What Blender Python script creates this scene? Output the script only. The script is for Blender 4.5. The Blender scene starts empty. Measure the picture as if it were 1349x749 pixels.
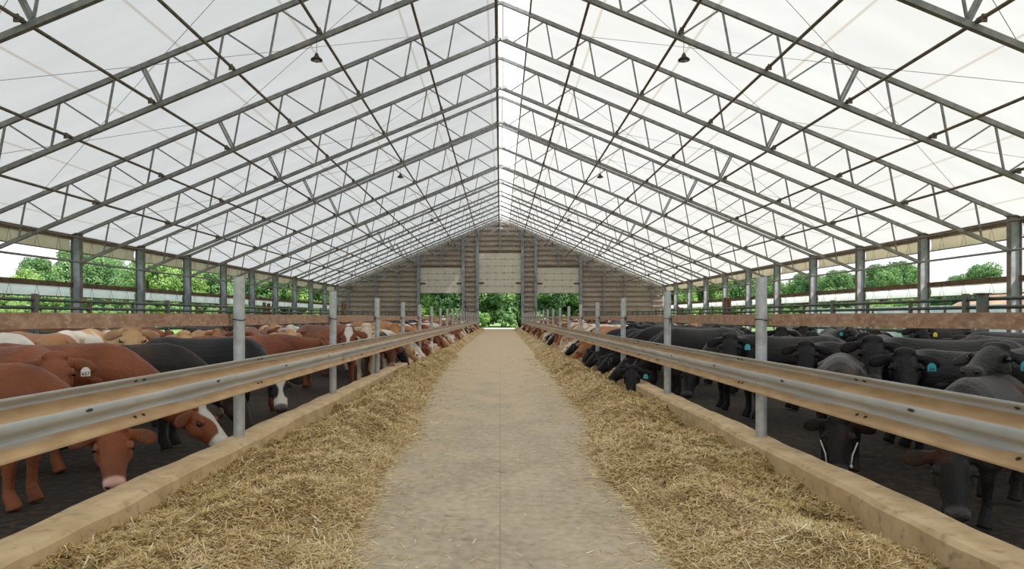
import bpy, bmesh, math, random
import numpy as np
from mathutils import Vector, Matrix
random.seed(7); rng = np.random.default_rng(11)
PI = math.pi; R = math.radians
sc = bpy.context.scene
col = sc.collection
F = 943.0; CH = 1.40
def at(px, py, Y):                       # where a pixel of the photograph lies at depth Y
    return Vector(((px-659)*Y/F, Y, CH-(py-417)*Y/F))
# ------------------------------------------------------------------ camera
cam = bpy.data.cameras.new('camera'); co = bpy.data.objects.new('camera', cam); col.objects.link(co)
co.location = (0, 0, CH); co.rotation_euler = (PI/2, 0, 0)
cam.sensor_width = 36; cam.lens = F/1349*36; cam.shift_x = 15.5/1349; cam.shift_y = 42.5/1349
cam.clip_start = 0.1; cam.clip_end = 600
sc.camera = co
vs = sc.view_settings; vs.view_transform = 'Standard'; vs.look = 'None'; vs.gamma = 1; vs.use_curve_mapping = False
vs.exposure = 0.0
# ------------------------------------------------------------------ helpers
class MB:
    def __init__(s): s.v = []; s.f = []; s.m = []
    def add(s, vs_, fs, mi=0):
        b = len(s.v); s.v += [tuple(v) for v in vs_]; s.f += [tuple(b+i for i in f) for f in fs]; s.m += [mi]*len(fs)
    def box(s, x0, y0, z0, x1, y1, z1, mi=0):
        s.add([(x0,y0,z0),(x1,y0,z0),(x1,y1,z0),(x0,y1,z0),(x0,y0,z1),(x1,y0,z1),(x1,y1,z1),(x0,y1,z1)],
              [(0,3,2,1),(4,5,6,7),(0,1,5,4),(1,2,6,5),(2,3,7,6),(3,0,4,7)], mi)
    def bar(s, a, b, w, h, mi=0, up=(0,1,0)):
        a = Vector(a); b = Vector(b); d = (b-a).normalized(); u = Vector(up)
        p = d.cross(u).normalized(); q = p.cross(d).normalized()
        vs_ = [e+p*sx*w/2+q*sy*h/2 for e in (a,b) for sx,sy in ((-1,-1),(1,-1),(1,1),(-1,1))]
        s.add(vs_, [(0,1,2,3),(7,6,5,4),(0,4,5,1),(1,5,6,2),(2,6,7,3),(3,7,4,0)], mi)
    def tube(s, pts, r, n=8, mi=0, cap=True):
        pts = [Vector(p) for p in pts]; rs = r if isinstance(r, (list,tuple)) else [r]*len(pts)
        b = len(s.v); up = None
        for i, p in enumerate(pts):
            d = (pts[min(i+1,len(pts)-1)]-pts[max(i-1,0)]).normalized()
            if up is None or abs(d.dot(up)) > .95: up = Vector((0,0,1)) if abs(d.z) < .9 else Vector((1,0,0))
            a = d.cross(up).normalized(); c = a.cross(d).normalized()
            for k in range(n):
                t = 2*PI*k/n; s.v.append(tuple(p+a*math.cos(t)*rs[i]+c*math.sin(t)*rs[i]))
        for i in range(len(pts)-1):
            for k in range(n):
                s.f.append((b+i*n+k, b+i*n+(k+1)%n, b+(i+1)*n+(k+1)%n, b+(i+1)*n+k)); s.m.append(mi)
        if cap:
            s.f.append(tuple(b+k for k in range(n))[::-1]); s.m.append(mi)
            e = b+(len(pts)-1)*n; s.f.append(tuple(e+k for k in range(n))); s.m.append(mi)
    def mesh(s, name, mats, smooth=False):
        me = bpy.data.meshes.new(name); me.from_pydata(s.v, [], s.f)
        if not isinstance(mats, (list,tuple)): mats = [mats]
        for m in mats: me.materials.append(m)
        me.polygons.foreach_set('material_index', s.m)
        if smooth: me.polygons.foreach_set('use_smooth', [True]*len(s.f))
        me.update(); return me
    def build(s, name, mats, parent=None, smooth=False, loc=None):
        return link(name, s.mesh(name, mats, smooth), parent, loc)
def link(name, me, parent=None, loc=None):
    o = bpy.data.objects.new(name, me); col.objects.link(o)
    if parent: o.parent = parent
    if loc is not None: o.location = loc
    return o
def tag(o, label=None, cat=None, group=None, kind=None):
    if label: o['label'] = label
    if cat: o['category'] = cat
    if group: o['group'] = group
    if kind: o['kind'] = kind
    return o
def empty(name, loc=(0,0,0), rz=0):
    o = bpy.data.objects.new(name, None); col.objects.link(o); o.location = loc; o.rotation_euler = (0,0,rz); o.empty_display_size = .1
    return o
def copy_tree(o, parent=None):
    c = o.copy(); col.objects.link(c); c.parent = parent
    for ch in list(o.children): copy_tree(ch, c)
    return c
def side_name(x): return 'left' if x < 0 else 'right'
# ------------------------------------------------------------------ materials
def newmat(name):
    m = bpy.data.materials.new(name); m.use_nodes = True
    nt = m.node_tree; return m, nt, nt.nodes, nt.links, nt.nodes['Principled BSDF']
def ramp(N, stops, interp='LINEAR'):
    r = N.new('ShaderNodeValToRGB'); cr = r.color_ramp; cr.interpolation = interp
    while len(cr.elements) < len(stops): cr.elements.new(.5)
    for e, (p, c) in zip(cr.elements, stops):
        e.position = p; e.color = (*c, 1) if len(c) == 3 else c
    return r
def noisy(name, c1, c2, scale=6, rough=.7, metal=0, stretch=(1,1,1), bump=0, detail=5, c3=None, scale3=1.5, lo=.35, hi=.65, lo3=.5, hi3=.65):
    m, nt, N, L, B = newmat(name)
    tc = N.new('ShaderNodeTexCoord'); mp = N.new('ShaderNodeMapping'); mp.inputs['Scale'].default_value = stretch
    L.new(tc.outputs['Object'], mp.inputs['Vector'])
    n = N.new('ShaderNodeTexNoise'); n.inputs['Scale'].default_value = scale; n.inputs['Detail'].default_value = detail
    L.new(mp.outputs[0], n.inputs['Vector'])
    r = ramp(N, [(lo, c1), (hi, c2)]); L.new(n.outputs['Fac'], r.inputs[0]); out = r.outputs[0]
    if c3:
        n3 = N.new('ShaderNodeTexNoise'); n3.inputs['Scale'].default_value = scale3; n3.inputs['Detail'].default_value = 6
        L.new(mp.outputs[0], n3.inputs['Vector'])
        r3 = ramp(N, [(lo3, (0,0,0)), (hi3, (1,1,1))]); L.new(n3.outputs['Fac'], r3.inputs[0])
        mx = N.new('ShaderNodeMixRGB'); L.new(r3.outputs[0], mx.inputs[0]); L.new(out, mx.inputs[1]); mx.inputs[2].default_value = (*c3,1); out = mx.outputs[0]
    L.new(out, B.inputs['Base Color'])
    B.inputs['Roughness'].default_value = rough; B.inputs['Metallic'].default_value = metal
    if bump:
        b = N.new('ShaderNodeBump'); b.inputs['Strength'].default_value = bump; b.inputs['Distance'].default_value = .02
        L.new(n.outputs['Fac'], b.inputs['Height']); L.new(b.outputs[0], B.inputs['Normal'])
    return m
M = {}
M['galv'] = noisy('galvanised_steel', (.38,.39,.38), (.50,.51,.50), 14, .55, .35, c3=(.27,.22,.16), scale3=3, lo3=.55, hi3=.75)
M['truss'] = noisy('truss_steel', (.18,.18,.175), (.28,.275,.265), 5, .6, .2)
M['truss_bright'] = noisy('bright_galvanised_plate', (.7,.7,.7), (.85,.85,.85), 5, .5, .2)
M['purlin'] = noisy('brown_stained_tube', (.10,.075,.05), (.17,.135,.10), 4, .7)
M['rust'] = noisy('rusty_steel', (.10,.05,.025), (.20,.09,.04), 8, .9)
M['eave'] = noisy('brown_beam', (.09,.055,.03), (.16,.10,.06), 3, .8)
M['column'] = noisy('column_steel', (.25,.28,.31), (.36,.39,.42), 3, .85, 0, c3=(.16,.11,.08), scale3=1.2, lo3=.55, hi3=.72)
M['flange'] = noisy('shaded_flange_steel', (.13,.12,.11), (.22,.20,.18), 3, .85, 0)  # shade of the column flanges put into the colour, darker than the web
M['pipe_green'] = noisy('green_painted_pipe', (.035,.085,.075), (.07,.14,.12), 5, .6, 0, c3=(.13,.09,.055), scale3=2.5, lo3=.42, hi3=.6)
M['pipe_dark'] = noisy('dark_painted_pipe', (.05,.045,.035), (.13,.085,.05), 5, .7)
M['board'] = noisy('worn_red_board', (.27,.145,.09), (.40,.245,.155), 18, .85, stretch=(1,.6,1), c3=(.46,.34,.24), scale3=34, lo3=.52, hi3=.72, bump=.3)
M['curb'] = noisy('curb_concrete', (.50,.35,.18), (.64,.47,.27), 4, .9, c3=(.34,.24,.14), scale3=13, lo3=.55, hi3=.75, bump=.35)
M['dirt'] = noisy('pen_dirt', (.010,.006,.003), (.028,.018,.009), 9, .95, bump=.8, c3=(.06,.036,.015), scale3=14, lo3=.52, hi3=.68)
M['grass'] = noisy('lawn_grass', (.10,.20,.035), (.20,.33,.07), .5, .9, c3=(.28,.36,.12), scale3=.12)
M['gravel'] = noisy('pale_gravel', (.55,.52,.47), (.72,.69,.63), 3, .9)
M['bunker'] = noisy('pale_bunker_concrete', (.52,.55,.58), (.68,.70,.72), 1, .8)
M['mound'] = noisy('brown_silage', (.28,.16,.09), (.50,.33,.21), .8, .95, bump=.5)
M['bark'] = noisy('tree_bark', (.07,.055,.04), (.14,.11,.08), 6, .9)
M['black'] = noisy('lamp_black', (.015,.012,.01), (.03,.025,.02), 6, .5)
M['cable'] = noisy('thin_cable', (.30,.30,.30), (.4,.4,.4), 6, .5, .4)
M['wire'] = noisy('wire', (.05,.05,.045), (.11,.10,.08), 30, .6, .4)
M['bolt'] = noisy('dark_bolt', (.05,.045,.04), (.12,.10,.08), 30, .6, .5)
M['eye'] = noisy('eye', (.006,.005,.005), (.012,.01,.01), 30, .08)
M['tagcyan'] = noisy('cyan_tag', (.04,.36,.42), (.06,.42,.48), 20, .5)
M['tagwhite'] = noisy('white_tag', (.75,.70,.58), (.82,.78,.68), 20, .5)
M['tagyellow'] = noisy('yellow_tag', (.75,.65,.05), (.8,.7,.06), 20, .5)
M['ink'] = noisy('ink', (.01,.01,.01), (.02,.02,.02), 20, .6)
M['panel'] = noisy('overhead_door_panel', (.54,.50,.41), (.62,.58,.49), 2, .6)
M['panelgap'] = noisy('door_section_seam', (.22,.20,.17), (.30,.27,.24), 2, .7)
M['halter'] = noisy('halter_rope', (.55,.55,.5), (.7,.7,.66), 20, .7)

def siding_mat():
    m, nt, N, L, B = newmat('ribbed_wall_siding')
    tc = N.new('ShaderNodeTexCoord'); sp = N.new('ShaderNodeSeparateXYZ'); L.new(tc.outputs['Object'], sp.inputs[0])
    n = N.new('ShaderNodeTexNoise'); n.inputs['Scale'].default_value = .35; n.inputs['Detail'].default_value = 4
    L.new(tc.outputs['Object'], n.inputs['Vector'])
    r = ramp(N, [(.35, (.40,.355,.305)), (.65, (.52,.47,.41))]); L.new(n.outputs['Fac'], r.inputs[0])
    L.new(r.outputs[0], B.inputs['Base Color']); B.inputs['Roughness'].default_value = .7
    return m
M['siding'] = siding_mat()
M['girt'] = noisy('wall_girt', (.17,.105,.06), (.30,.20,.12), 1.2, .75)

def rail_mat():                         # galvanised steel; dust lies on the faces that look up
    m, nt, N, L, B = newmat('dusty_guardrail')
    tc = N.new('ShaderNodeTexCoord'); mp = N.new('ShaderNodeMapping'); mp.inputs['Scale'].default_value = (1,.35,1)
    L.new(tc.outputs['Object'], mp.inputs['Vector'])
    n = N.new('ShaderNodeTexNoise'); n.inputs['Scale'].default_value = 5; n.inputs['Detail'].default_value = 7
    L.new(mp.outputs[0], n.inputs['Vector'])
    steel = ramp(N, [(.3,(.44,.46,.46)), (.7,(.60,.62,.62))]); L.new(n.outputs['Fac'], steel.inputs[0])
    n2 = N.new('ShaderNodeTexNoise'); n2.inputs['Scale'].default_value = 11; n2.inputs['Detail'].default_value = 6
    L.new(mp.outputs[0], n2.inputs['Vector'])
    dust = ramp(N, [(.3,(.42,.26,.13)), (.7,(.56,.375,.20))]); L.new(n2.outputs['Fac'], dust.inputs[0])
    at_ = N.new('ShaderNodeAttribute'); at_.attribute_name = 'dust'
    a = N.new('ShaderNodeMath'); a.operation = 'MULTIPLY_ADD'; L.new(n.outputs['Fac'], a.inputs[0]); a.inputs[1].default_value = .9; L.new(at_.outputs['Fac'], a.inputs[2])
    r = ramp(N, [(.72,(0,0,0)), (1.0,(1,1,1))]); L.new(a.outputs[0], r.inputs[0])
    mx = N.new('ShaderNodeMixRGB'); L.new(r.outputs[0], mx.inputs[0]); L.new(steel.outputs[0], mx.inputs[1]); L.new(dust.outputs[0], mx.inputs[2])
    L.new(mx.outputs[0], B.inputs['Base Color'])
    met = N.new('ShaderNodeMapRange'); L.new(r.outputs[0], met.inputs[0]); met.inputs[3].default_value = .25; met.inputs[4].default_value = 0
    L.new(met.outputs[0], B.inputs['Metallic'])
    ro = N.new('ShaderNodeMapRange'); L.new(r.outputs[0], ro.inputs[0]); ro.inputs[3].default_value = .45; ro.inputs[4].default_value = .9
    L.new(ro.outputs[0], B.inputs['Roughness'])
    b = N.new('ShaderNodeBump'); b.inputs['Strength'].default_value = .15; b.inputs['Distance'].default_value = .01
    L.new(n2.outputs['Fac'], b.inputs['Height']); L.new(b.outputs[0], B.inputs['Normal'])
    return m
M['rail'] = rail_mat()

def lane_mat():
    m, nt, N, L, B = newmat('lane_concrete')
    tc = N.new('ShaderNodeTexCoord'); P = tc.outputs['Object']
    def noise(scale, st=(1,1,1), det=6):
        mp = N.new('ShaderNodeMapping'); mp.inputs['Scale'].default_value = st; L.new(P, mp.inputs['Vector'])
        n = N.new('ShaderNodeTexNoise'); n.inputs['Scale'].default_value = scale; n.inputs['Detail'].default_value = det
        L.new(mp.outputs[0], n.inputs['Vector']); return n.outputs['Fac']
    nb_ = N.new('ShaderNodeMath'); nb_.operation = 'MULTIPLY_ADD'; L.new(noise(14,(1,.8,1),9), nb_.inputs[0]); nb_.inputs[1].default_value = .55; hf = N.new('ShaderNodeMath'); hf.operation = 'MULTIPLY'; L.new(noise(1.6,(1,.8,1),9), hf.inputs[0]); hf.inputs[1].default_value = .45; L.new(hf.outputs[0], nb_.inputs[2])
    base = ramp(N, [(.38,(.36,.285,.195)), (.5,(.45,.36,.245)), (.62,(.55,.44,.30))]); L.new(nb_.outputs[0], base.inputs[0])
    # tracked-in feed dust grows towards the far end of the lane
    sp = N.new('ShaderNodeSeparateXYZ'); L.new(P, sp.inputs[0])
    dy = N.new('ShaderNodeMapRange'); L.new(sp.outputs['Y'], dy.inputs[0]); dy.inputs[1].default_value = 3; dy.inputs[2].default_value = 22; dy.inputs[3].default_value = -.25; dy.inputs[4].default_value = .42
    ad = N.new('ShaderNodeMath'); L.new(dy.outputs[0], ad.inputs[0]); L.new(noise(2.2,(1,.6,1),8), ad.inputs[1])
    dr = ramp(N, [(.45,(0,0,0)), (.85,(1,1,1))]); L.new(ad.outputs[0], dr.inputs[0])
    mx = N.new('ShaderNodeMixRGB'); L.new(dr.outputs[0], mx.inputs[0]); L.new(base.outputs[0], mx.inputs[1]); mx.inputs[2].default_value = (.56,.42,.25,1)
    # grey scuffs
    sr = ramp(N, [(.60,(0,0,0)), (.74,(.35,.35,.35))]); L.new(noise(3.5,(1,.4,1),4), sr.inputs[0])
    mx2 = N.new('ShaderNodeMixRGB'); L.new(sr.outputs[0], mx2.inputs[0]); L.new(mx.outputs[0], mx2.inputs[1]); mx2.inputs[2].default_value = (.30,.285,.265,1)
    # centre joint
    ab = N.new('ShaderNodeMath'); ab.operation = 'ABSOLUTE'; L.new(sp.outputs['X'], ab.inputs[0])
    lt = N.new('ShaderNodeMath'); lt.operation = 'LESS_THAN'; L.new(ab.outputs[0], lt.inputs[0]); lt.inputs[1].default_value = .004
    ml = N.new('ShaderNodeMath'); ml.operation = 'MULTIPLY'; L.new(lt.outputs[0], ml.inputs[0]); ml.inputs[1].default_value = .55
    mx3 = N.new('ShaderNodeMixRGB'); L.new(ml.outputs[0], mx3.inputs[0]); L.new(mx2.outputs[0], mx3.inputs[1]); mx3.inputs[2].default_value = (.24,.18,.10,1)
    # pale and dark specks
    v = N.new('ShaderNodeTexVoronoi'); v.inputs['Scale'].default_value = 7; v.inputs['Randomness'].default_value = 1; L.new(P, v.inputs['Vector'])
    vr = ramp(N, [(.06,(1,1,1)), (.10,(0,0,0))]); L.new(v.outputs['Distance'], vr.inputs[0])
    vc = N.new('ShaderNodeSeparateColor'); L.new(v.outputs['Color'], vc.inputs[0])
    gt = N.new('ShaderNodeMath'); gt.operation = 'GREATER_THAN'; L.new(vc.outputs[0], gt.inputs[0]); gt.inputs[1].default_value = .72
    mm = N.new('ShaderNodeMath'); mm.operation = 'MULTIPLY'; L.new(vr.outputs[0], mm.inputs[0]); L.new(gt.outputs[0], mm.inputs[1])
    sc_ = ramp(N, [(.3,(.75,.68,.52)), (.35,(.2,.14,.08))], 'CONSTANT'); L.new(vc.outputs[1], sc_.inputs[0]); sc_.color_ramp.elements[1].position = .7
    mx4 = N.new('ShaderNodeMixRGB'); L.new(mm.outputs[0], mx4.inputs[0]); L.new(mx3.outputs[0], mx4.inputs[1]); L.new(sc_.outputs[0], mx4.inputs[2])
    L.new(mx4.outputs[0], B.inputs['Base Color']); B.inputs['Roughness'].default_value = .75
    b = N.new('ShaderNodeBump'); b.inputs['Strength'].default_value = .25; b.inputs['Distance'].default_value = .02
    L.new(noise(9,(1,1,1),8), b.inputs['Height']); L.new(b.outputs[0], B.inputs['Normal'])
    return m
M['lane'] = lane_mat()

def straw_mat(name, cols, em=0):
    m, nt, N, L, B = newmat(name)
    a = N.new('ShaderNodeAttribute'); a.attribute_name = 'tone'
    n = len(cols); r = ramp(N, [(i/(n-1), c) for i, c in enumerate(cols)]); L.new(a.outputs['Fac'], r.inputs[0])
    L.new(r.outputs[0], B.inputs['Base Color']); B.inputs['Roughness'].default_value = .65
    return m
M['straw'] = straw_mat('hay_strand', [(.24,.145,.04), (.44,.29,.09), (.60,.43,.18), (.74,.57,.31), (.92,.80,.52)])
M['hay'] = noisy('hay_mat', (.24,.15,.045), (.48,.335,.135), 30, .95, bump=1.0, c3=(.60,.45,.25), scale3=3, lo3=.45, hi3=.62, stretch=(1,1,1))
M['bedding'] = noisy('straw_bedding', (.20,.11,.045), (.42,.27,.12), 7, .95, bump=1.0, c3=(.55,.40,.22), scale3=1.2)

def fabric_mat():
    m, nt, N, L, B = newmat('white_roof_fabric')
    tc = N.new('ShaderNodeTexCoord'); sp = N.new('ShaderNodeSeparateXYZ'); L.new(tc.outputs['Object'], sp.inputs[0])
    ab = N.new('ShaderNodeMath'); ab.operation = 'ABSOLUTE'; L.new(sp.outputs['X'], ab.inputs[0])
    # weld seams along the building, every 2.8 m
    s1 = N.new('ShaderNodeMath'); s1.operation = 'ADD'; L.new(ab.outputs[0], s1.inputs[0]); s1.inputs[1].default_value = 2.4
    mo = N.new('ShaderNodeMath'); mo.operation = 'MODULO'; L.new(s1.outputs[0], mo.inputs[0]); mo.inputs[1].default_value = 2.8
    lt = N.new('ShaderNodeMath'); lt.operation = 'LESS_THAN'; L.new(mo.outputs[0], lt.inputs[0]); lt.inputs[1].default_value = .075
    n = N.new('ShaderNodeTexNoise'); n.inputs['Scale'].default_value = .5; n.inputs['Detail'].default_value = 5
    mp = N.new('ShaderNodeMapping'); mp.inputs['Scale'].default_value = (.5,1.6,.5); L.new(tc.outputs['Object'], mp.inputs['Vector']); L.new(mp.outputs[0], n.inputs['Vector'])
    r = ramp(N, [(.3,(.47,.468,.455)), (.7,(.52,.518,.505))]); L.new(n.outputs['Fac'], r.inputs[0])
    mx = N.new('ShaderNodeMixRGB'); L.new(lt.outputs[0], mx.inputs[0]); L.new(r.outputs[0], mx.inputs[1]); mx.inputs[2].default_value = (.40,.375,.33,1)
    N.remove(B); out = N['Material Output']
    t = N.new('ShaderNodeBsdfTranslucent'); d = N.new('ShaderNodeBsdfDiffuse')
    L.new(mx.outputs[0], t.inputs[0]); L.new(mx.outputs[0], d.inputs[0])
    ms = N.new('ShaderNodeMixShader'); ms.inputs[0].default_value = .42; L.new(t.outputs[0], ms.inputs[1]); L.new(d.outputs[0], ms.inputs[2])
    L.new(ms.outputs[0], out.inputs[0]); return m
M['fabric'] = fabric_mat()
def film_mat():
    m, nt, N, L, B = newmat('clear_ridge_film'); N.remove(B); out = N['Material Output']
    t = N.new('ShaderNodeBsdfTranslucent'); t.inputs[0].default_value = (.97,.98,1,1)
    tr = N.new('ShaderNodeBsdfTransparent'); tr.inputs[0].default_value = (.97,.98,1,1)
    ms = N.new('ShaderNodeMixShader'); ms.inputs[0].default_value = .16; L.new(t.outputs[0], ms.inputs[1]); L.new(tr.outputs[0], ms.inputs[2])
    L.new(ms.outputs[0], out.inputs[0]); return m
M['film'] = film_mat()
def curtain_mat(name, c, f):
    m, nt, N, L, B = newmat(name); N.remove(B); out = N['Material Output']
    tc = N.new('ShaderNodeTexCoord'); n = N.new('ShaderNodeTexNoise'); n.inputs['Scale'].default_value = 1.5; L.new(tc.outputs['Object'], n.inputs['Vector'])
    r = ramp(N, [(.3, tuple(k*.88 for k in c)), (.7, c)]); L.new(n.outputs['Fac'], r.inputs[0])
    t = N.new('ShaderNodeBsdfTranslucent'); d = N.new('ShaderNodeBsdfDiffuse'); L.new(r.outputs[0], t.inputs[0]); L.new(r.outputs[0], d.inputs[0])
    ms = N.new('ShaderNodeMixShader'); ms.inputs[0].default_value = f; L.new(t.outputs[0], ms.inputs[1]); L.new(d.outputs[0], ms.inputs[2])
    L.new(ms.outputs[0], out.inputs[0]); return m
M['curtain_top'] = curtain_mat('yellowed_curtain', (.60,.53,.39), .72)
M['curtain_low'] = curtain_mat('white_curtain', (.86,.88,.92), .5)

def leaf_mat(name, c0, c1, c2):
    m, nt, N, L, B = newmat(name); N.remove(B); out = N['Material Output']
    a = N.new('ShaderNodeAttribute'); a.attribute_name = 'tone'
    r = ramp(N, [(0,c0),(.5,c1),(1,c2)]); L.new(a.outputs['Fac'], r.inputs[0])
    t = N.new('ShaderNodeBsdfTranslucent'); d = N.new('ShaderNodeBsdfDiffuse'); L.new(r.outputs[0], t.inputs[0]); L.new(r.outputs[0], d.inputs[0])
    ms = N.new('ShaderNodeMixShader'); ms.inputs[0].default_value = .65; L.new(t.outputs[0], ms.inputs[1]); L.new(d.outputs[0], ms.inputs[2])
    L.new(ms.outputs[0], out.inputs[0]); return m
M['leaf'] = [leaf_mat('leaf_bright', (.09,.19,.06),(.24,.40,.12),(.46,.62,.24)),
             leaf_mat('leaf_mid', (.07,.16,.07),(.19,.34,.13),(.40,.56,.25)),
             leaf_mat('leaf_dark', (.05,.13,.06),(.15,.28,.12),(.32,.47,.21))]

# coats --------------------------------------------------------------
def coat(name, c1, c2, muzzle, white=0, ear=None, c3=None, legs=None, blaze=0, sheen=.06, rough=.55):
    m, nt, N, L, B = newmat(name)
    tc = N.new('ShaderNodeTexCoord'); mp = N.new('ShaderNodeMapping'); mp.inputs['Scale'].default_value = (1,1,1); L.new(tc.outputs['Object'], mp.inputs['Vector'])
    oi = N.new('ShaderNodeObjectInfo')
    n = N.new('ShaderNodeTexNoise'); n.noise_dimensions = '4D'; n.inputs['Scale'].default_value = 2.6; n.inputs['Detail'].default_value = 6; L.new(mp.outputs[0], n.inputs['Vector'])
    mu = N.new('ShaderNodeMath'); mu.operation = 'MULTIPLY'; L.new(oi.outputs['Random'], mu.inputs[0]); mu.inputs[1].default_value = 40; L.new(mu.outputs[0], n.inputs['W'])
    r = ramp(N, [(.35,c1),(.65,c2)] if not c3 else [(.33,c1),(.55,c2),(.68,c3)]); L.new(n.outputs['Fac'], r.inputs[0]); cur = r.outputs[0]
    at_ = N.new('ShaderNodeAttribute'); at_.attribute_name = 'mask'
    s = N.new('ShaderNodeSeparateColor'); L.new(at_.outputs['Color'], s.inputs[0])
    def mix(fac, c):
        nonlocal cur
        mx = N.new('ShaderNodeMixRGB'); L.new(fac, mx.inputs[0]); L.new(cur, mx.inputs[1]); mx.inputs[2].default_value = (*c,1); cur = mx.outputs[0]
    def scaled(o, k):
        q = N.new('ShaderNodeMath'); q.operation = 'MULTIPLY'; L.new(o, q.inputs[0]); q.inputs[1].default_value = k; return q.outputs[0]
    if ear: mix(scaled(s.outputs[2], .8), ear)
    if blaze: mix(scaled(s.outputs[1], blaze), (.62,.57,.50))
    if white:
        n2 = N.new('ShaderNodeTexNoise'); n2.noise_dimensions = '4D'; n2.inputs['Scale'].default_value = 1.3; n2.inputs['Detail'].default_value = 2
        L.new(mp.outputs[0], n2.inputs['Vector']); L.new(mu.outputs[0], n2.inputs['W'])
        r2 = ramp(N, [(1-white-.02,(0,0,0)), (1-white+.02,(1,1,1))]); L.new(n2.outputs['Fac'], r2.inputs[0]); mix(r2.outputs[0], (.66,.60,.52))
    mix(s.outputs[0], muzzle)
    L.new(cur, B.inputs['Base Color']); B.inputs['Roughness'].default_value = rough
    B.inputs['Sheen Weight'].default_value = sheen; B.inputs['Sheen Roughness'].default_value = .4; B.inputs['Specular IOR Level'].default_value = .2 if c1[0] < .03 else .3
    h = N.new('ShaderNodeTexNoise'); h.inputs['Scale'].default_value = 60; h.inputs['Detail'].default_value = 3
    mp2 = N.new('ShaderNodeMapping'); mp2.inputs['Scale'].default_value = (.35,1,.6); L.new(tc.outputs['Object'], mp2.inputs['Vector']); L.new(mp2.outputs[0], h.inputs['Vector'])
    b = N.new('ShaderNodeBump'); b.inputs['Strength'].default_value = .6; b.inputs['Distance'].default_value = .014
    L.new(h.outputs['Fac'], b.inputs['Height']); L.new(b.outputs[0], B.inputs['Normal'])
    return m
C = {
 'red': coat('red_coat', (.13,.033,.010), (.24,.068,.020), (.55,.33,.25), ear=(.16,.06,.03)),
 'redblaze': coat('red_coat_white_face', (.13,.033,.010), (.24,.068,.020), (.50,.36,.30), ear=(.16,.06,.03), blaze=1),
 'darkred': coat('dark_red_coat', (.085,.024,.012), (.14,.042,.02), (.30,.16,.13), ear=(.10,.04,.03)),
 'tan': coat('tan_coat', (.44,.24,.11), (.56,.34,.17), (.60,.40,.30), ear=(.38,.20,.11)),
 'orange': coat('orange_tan_coat', (.34,.145,.055), (.45,.21,.085), (.58,.38,.30), ear=(.30,.14,.08)),
 'cream': coat('cream_coat', (.58,.45,.30), (.68,.56,.40), (.58,.38,.32), ear=(.50,.33,.22)),
 'white': coat('white_coat', (.62,.56,.47), (.72,.67,.58), (.60,.42,.36), ear=(.52,.36,.28)),
 'pied': coat('tan_and_white_coat', (.44,.24,.11), (.56,.34,.17), (.60,.40,.30), ear=(.38,.20,.11), white=.47, blaze=.9),
 'redpied': coat('red_and_white_coat', (.17,.05,.02), (.25,.08,.03), (.55,.38,.32), ear=(.16,.06,.03), white=.45, blaze=.9),
 'black': coat('black_coat', (.006,.0055,.006), (.014,.012,.012), (.045,.042,.042), ear=(.02,.015,.014), sheen=.03, rough=.45),
 'blackbrown': coat('black_coat_brown_tinge', (.007,.006,.006), (.016,.013,.011), (.05,.045,.042), ear=(.02,.015,.014), c3=(.065,.027,.013), sheen=.03, rough=.45),
 'blackface': coat('black_coat_white_face', (.011,.0105,.011), (.02,.018,.018), (.10,.09,.09), ear=(.02,.015,.014), blaze=1, sheen=.03, rough=.45),
 'curlyblack': coat('dusty_black_coat', (.014,.013,.013), (.03,.022,.018), (.05,.045,.04), ear=(.02,.015,.014), c3=(.06,.035,.022), sheen=.05, rough=.6),
}
# ------------------------------------------------------------------ cow builder
def loft(pts, hw, hh, sides, n=20, p=2.0, topn=0.0):
    """closed lofted body: points, half widths, half heights, side axes"""
    V = []; Fc = []
    pts = [Vector(q) for q in pts]
    for i, c in enumerate(pts):
        d = (pts[min(i+1,len(pts)-1)]-pts[max(i-1,0)]).normalized()
        s = Vector(sides[i] if isinstance(sides, list) else sides); s = (s-d*s.dot(d)).normalized(); u = d.cross(s).normalized()
        for k in range(n):
            t = 2*PI*k/n; cx = math.cos(t); sy = math.sin(t)
            ex = math.copysign(abs(cx)**(2/p), cx); ey = math.copysign(abs(sy)**(2/p), sy)
            w = hw[i]*(1-topn*max(0,ey)**2)
            V.append(c+s*ex*w+u*ey*hh[i])
    m = len(pts)
    for i in range(m-1):
        for k in range(n): Fc.append((i*n+k, i*n+(k+1)%n, (i+1)*n+(k+1)%n, (i+1)*n+k))
    Fc.append(tuple(range(n))[::-1]); Fc.append(tuple((m-1)*n+k for k in range(n)))
    return V, Fc
def ball(c, r, n=10):
    bm = bmesh.new(); bmesh.ops.create_uvsphere(bm, u_segments=n+4, v_segments=n, radius=1)
    V = [Vector((v.co.x*r[0], v.co.y*r[1], v.co.z*r[2]))+Vector(c) for v in bm.verts]; Fc = [tuple(v.index for v in f.verts) for f in bm.faces]
    bm.free(); return V, Fc
HS = (1.0,1.27,1.17)                                # head size against the body
def head_matrix(h, yaw, pitch):
    cy, sy, cp, sp = math.cos(R(yaw)), math.sin(R(yaw)), math.cos(R(pitch)), math.sin(R(pitch))
    f = Vector((cp*cy, cp*sy, sp)); s = Vector((-sy, cy, 0)); u = f.cross(s)
    m = Matrix.Identity(4)
    for i, a in enumerate((f, s, u)):
        for j in range(3): m[j][i] = a[j]*HS[i]
    for j in range(3): m[j][3] = h[j]
    return m
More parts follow.
